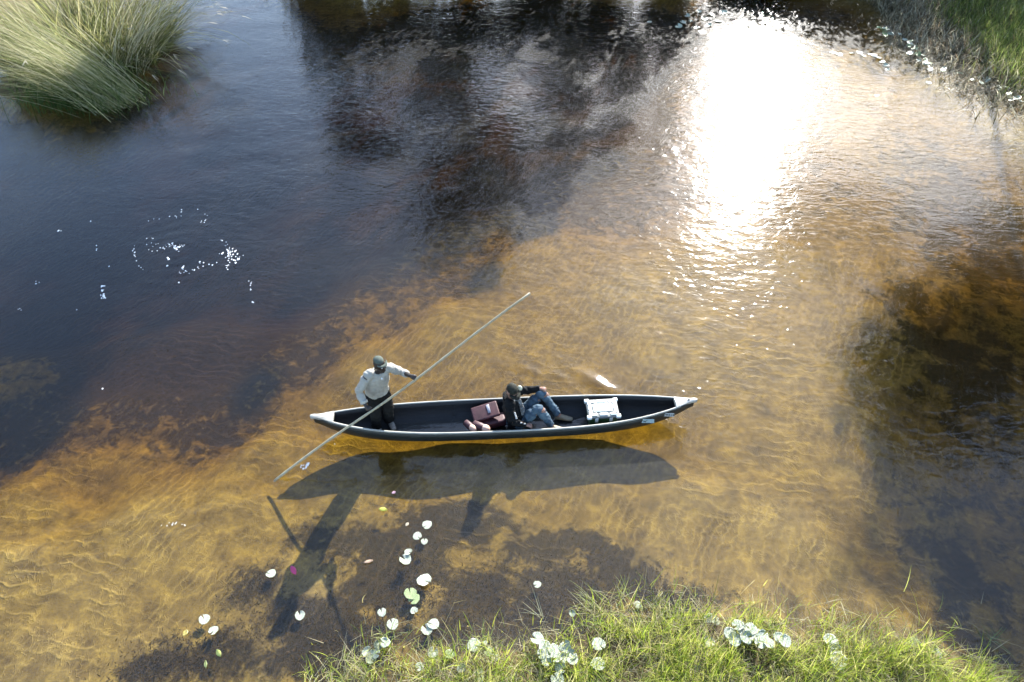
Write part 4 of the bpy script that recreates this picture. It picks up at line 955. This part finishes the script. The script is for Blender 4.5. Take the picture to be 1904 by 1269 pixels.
# ---------------------------------------------------------------- things carried in the canoe
def rbox(sx, sy, sz, bev, seg=3, taper=1.0):
    bm = bmesh.new(); bmesh.ops.create_cube(bm, size=1)
    for v in bm.verts: v.co = Vector((v.co.x*sx*(taper if v.co.z < 0 else 1), v.co.y*sy*(taper if v.co.z < 0 else 1), v.co.z*sz))
    bmesh.ops.bevel(bm, geom=bm.edges[:], offset=bev, segments=seg, affect='EDGES', profile=.6)
    return bm
def put(name, bm, parent, m, loc=(0,0,0), rot=(0,0,0), smooth=True):
    me = bpy.data.meshes.new(name); bm.to_mesh(me); bm.free()
    for p in me.polygons: p.use_smooth = smooth
    o = link(name, me, parent, m); o.location = loc; o.rotation_euler = rot; return o
# cool box
cb = empty('cool_box', (1.40, 7.425, .0), R(4)); tag(cb, 'square cool box with white ribbed lid and green sides in front of the passenger', 'cool box')
lidg = simple('lid_grey', (.14,.15,.14), .4); lidm = simple('lid_white', (.74,.76,.72), .25, (.62,.65,.60), 12, .001, .8); grn = simple('box_green', (.04,.09,.03), .45, (.025,.06,.02), 10)
put('box_body', rbox(.44, .33, .27, .02, 3, .94), cb, grn, (0, 0, .115))
lid = put('lid', rbox(.49, .37, .045, .014), cb, lidg, (0, 0, .268))
gap = simple('lid_groove', (.03,.035,.03), .7)
for x in (-.165, 0, .165):
    for sy in (-1, 1): put('rib', rbox(.125, .05, .016, .006, 2), lid, lidm, (x, sy*.13, .028))
for sy in (-1, 0, 1):
    for sx in (-1, 1): put('rib', rbox(.055, .085, .016, .006, 2), lid, lidm, (sx*.195, sy*.095, .028))
for sx in (-1, 1):
    for sy in (-1, 1): put('corner_lug', rbox(.075, .065, .05, .016), lid, lidm, (sx*.225, sy*.165, .004))
put('lid_panel', rbox(.30, .155, .02, .005, 2), lid, lidm, (0, 0, .027))
put('handle', rbox(.15, .012, .008, .003, 2), lid, gap, (.0, .055, .034)); put('handle', rbox(.012, .05, .008, .003, 2), lid, gap, (.076, .032, .034))
for sx in (-1, 1): put('latch', rbox(.05, .02, .09, .006), cb, lidm, (sx*.11, -.178, .22))
# padded seat behind the passenger
mar = simple('maroon_vinyl', (.065,.016,.021), .6, (.035,.009,.012), 12, .003); pale_l = simple('label_grey', (.28,.28,.32), .4)
st = empty('canoe_seat', (-.40, 7.35, .0), R(14)); tag(st, 'low maroon padded seat with a pale label lying behind the passenger', 'seat')
bk = put('backrest', rbox(.42, .26, .055, .024, 4), st, mar, (0, .06, .215), (R(12), R(-10), 0))
put('label', rbox(.045, .15, .006, .002, 1), bk, pale_l, (.06, .02, .034))
put('seat_base', rbox(.42, .22, .12, .035, 4), st, mar, (.08, -.05, .09), (R(-8), R(-4), 0))
lump = simple('sunlit_end_tint', (.62,.40,.30), .6, (.55,.33,.24), 20)  # sunlight on the pad ends, painted as a paler colour
def roll(x, y, z, L_, r_, rz, lab):
    t = empty('rolled_pad', (x, y, 0), rz); tag(t, lab, 'pad', 'rolled pads by the canoe seat')
    v, f = ring_loft([(-L_/2, 0, z), (0, 0, z), (L_/2, 0, z)], [r_*.9, r_, r_*.95], (0, 1, 0), 20); link('cover', pymesh('cover', v, f, True), t, mar)
    v, f = ellipsoid((L_/2-.01, 0, z+.012), (.075, r_*.98, r_*.95), None, 18, 12); link('sunlit_end', pymesh('sunlit_end', v, f, True), t, lump)
roll(-.655, 7.17, .17, .18, .056, R(-48), 'small rolled maroon pad with sunlit pale end, furthest from the passenger')
roll(-.49, 7.14, .18, .22, .068, R(-30), 'larger maroon pad with sunlit pale end against the seat')
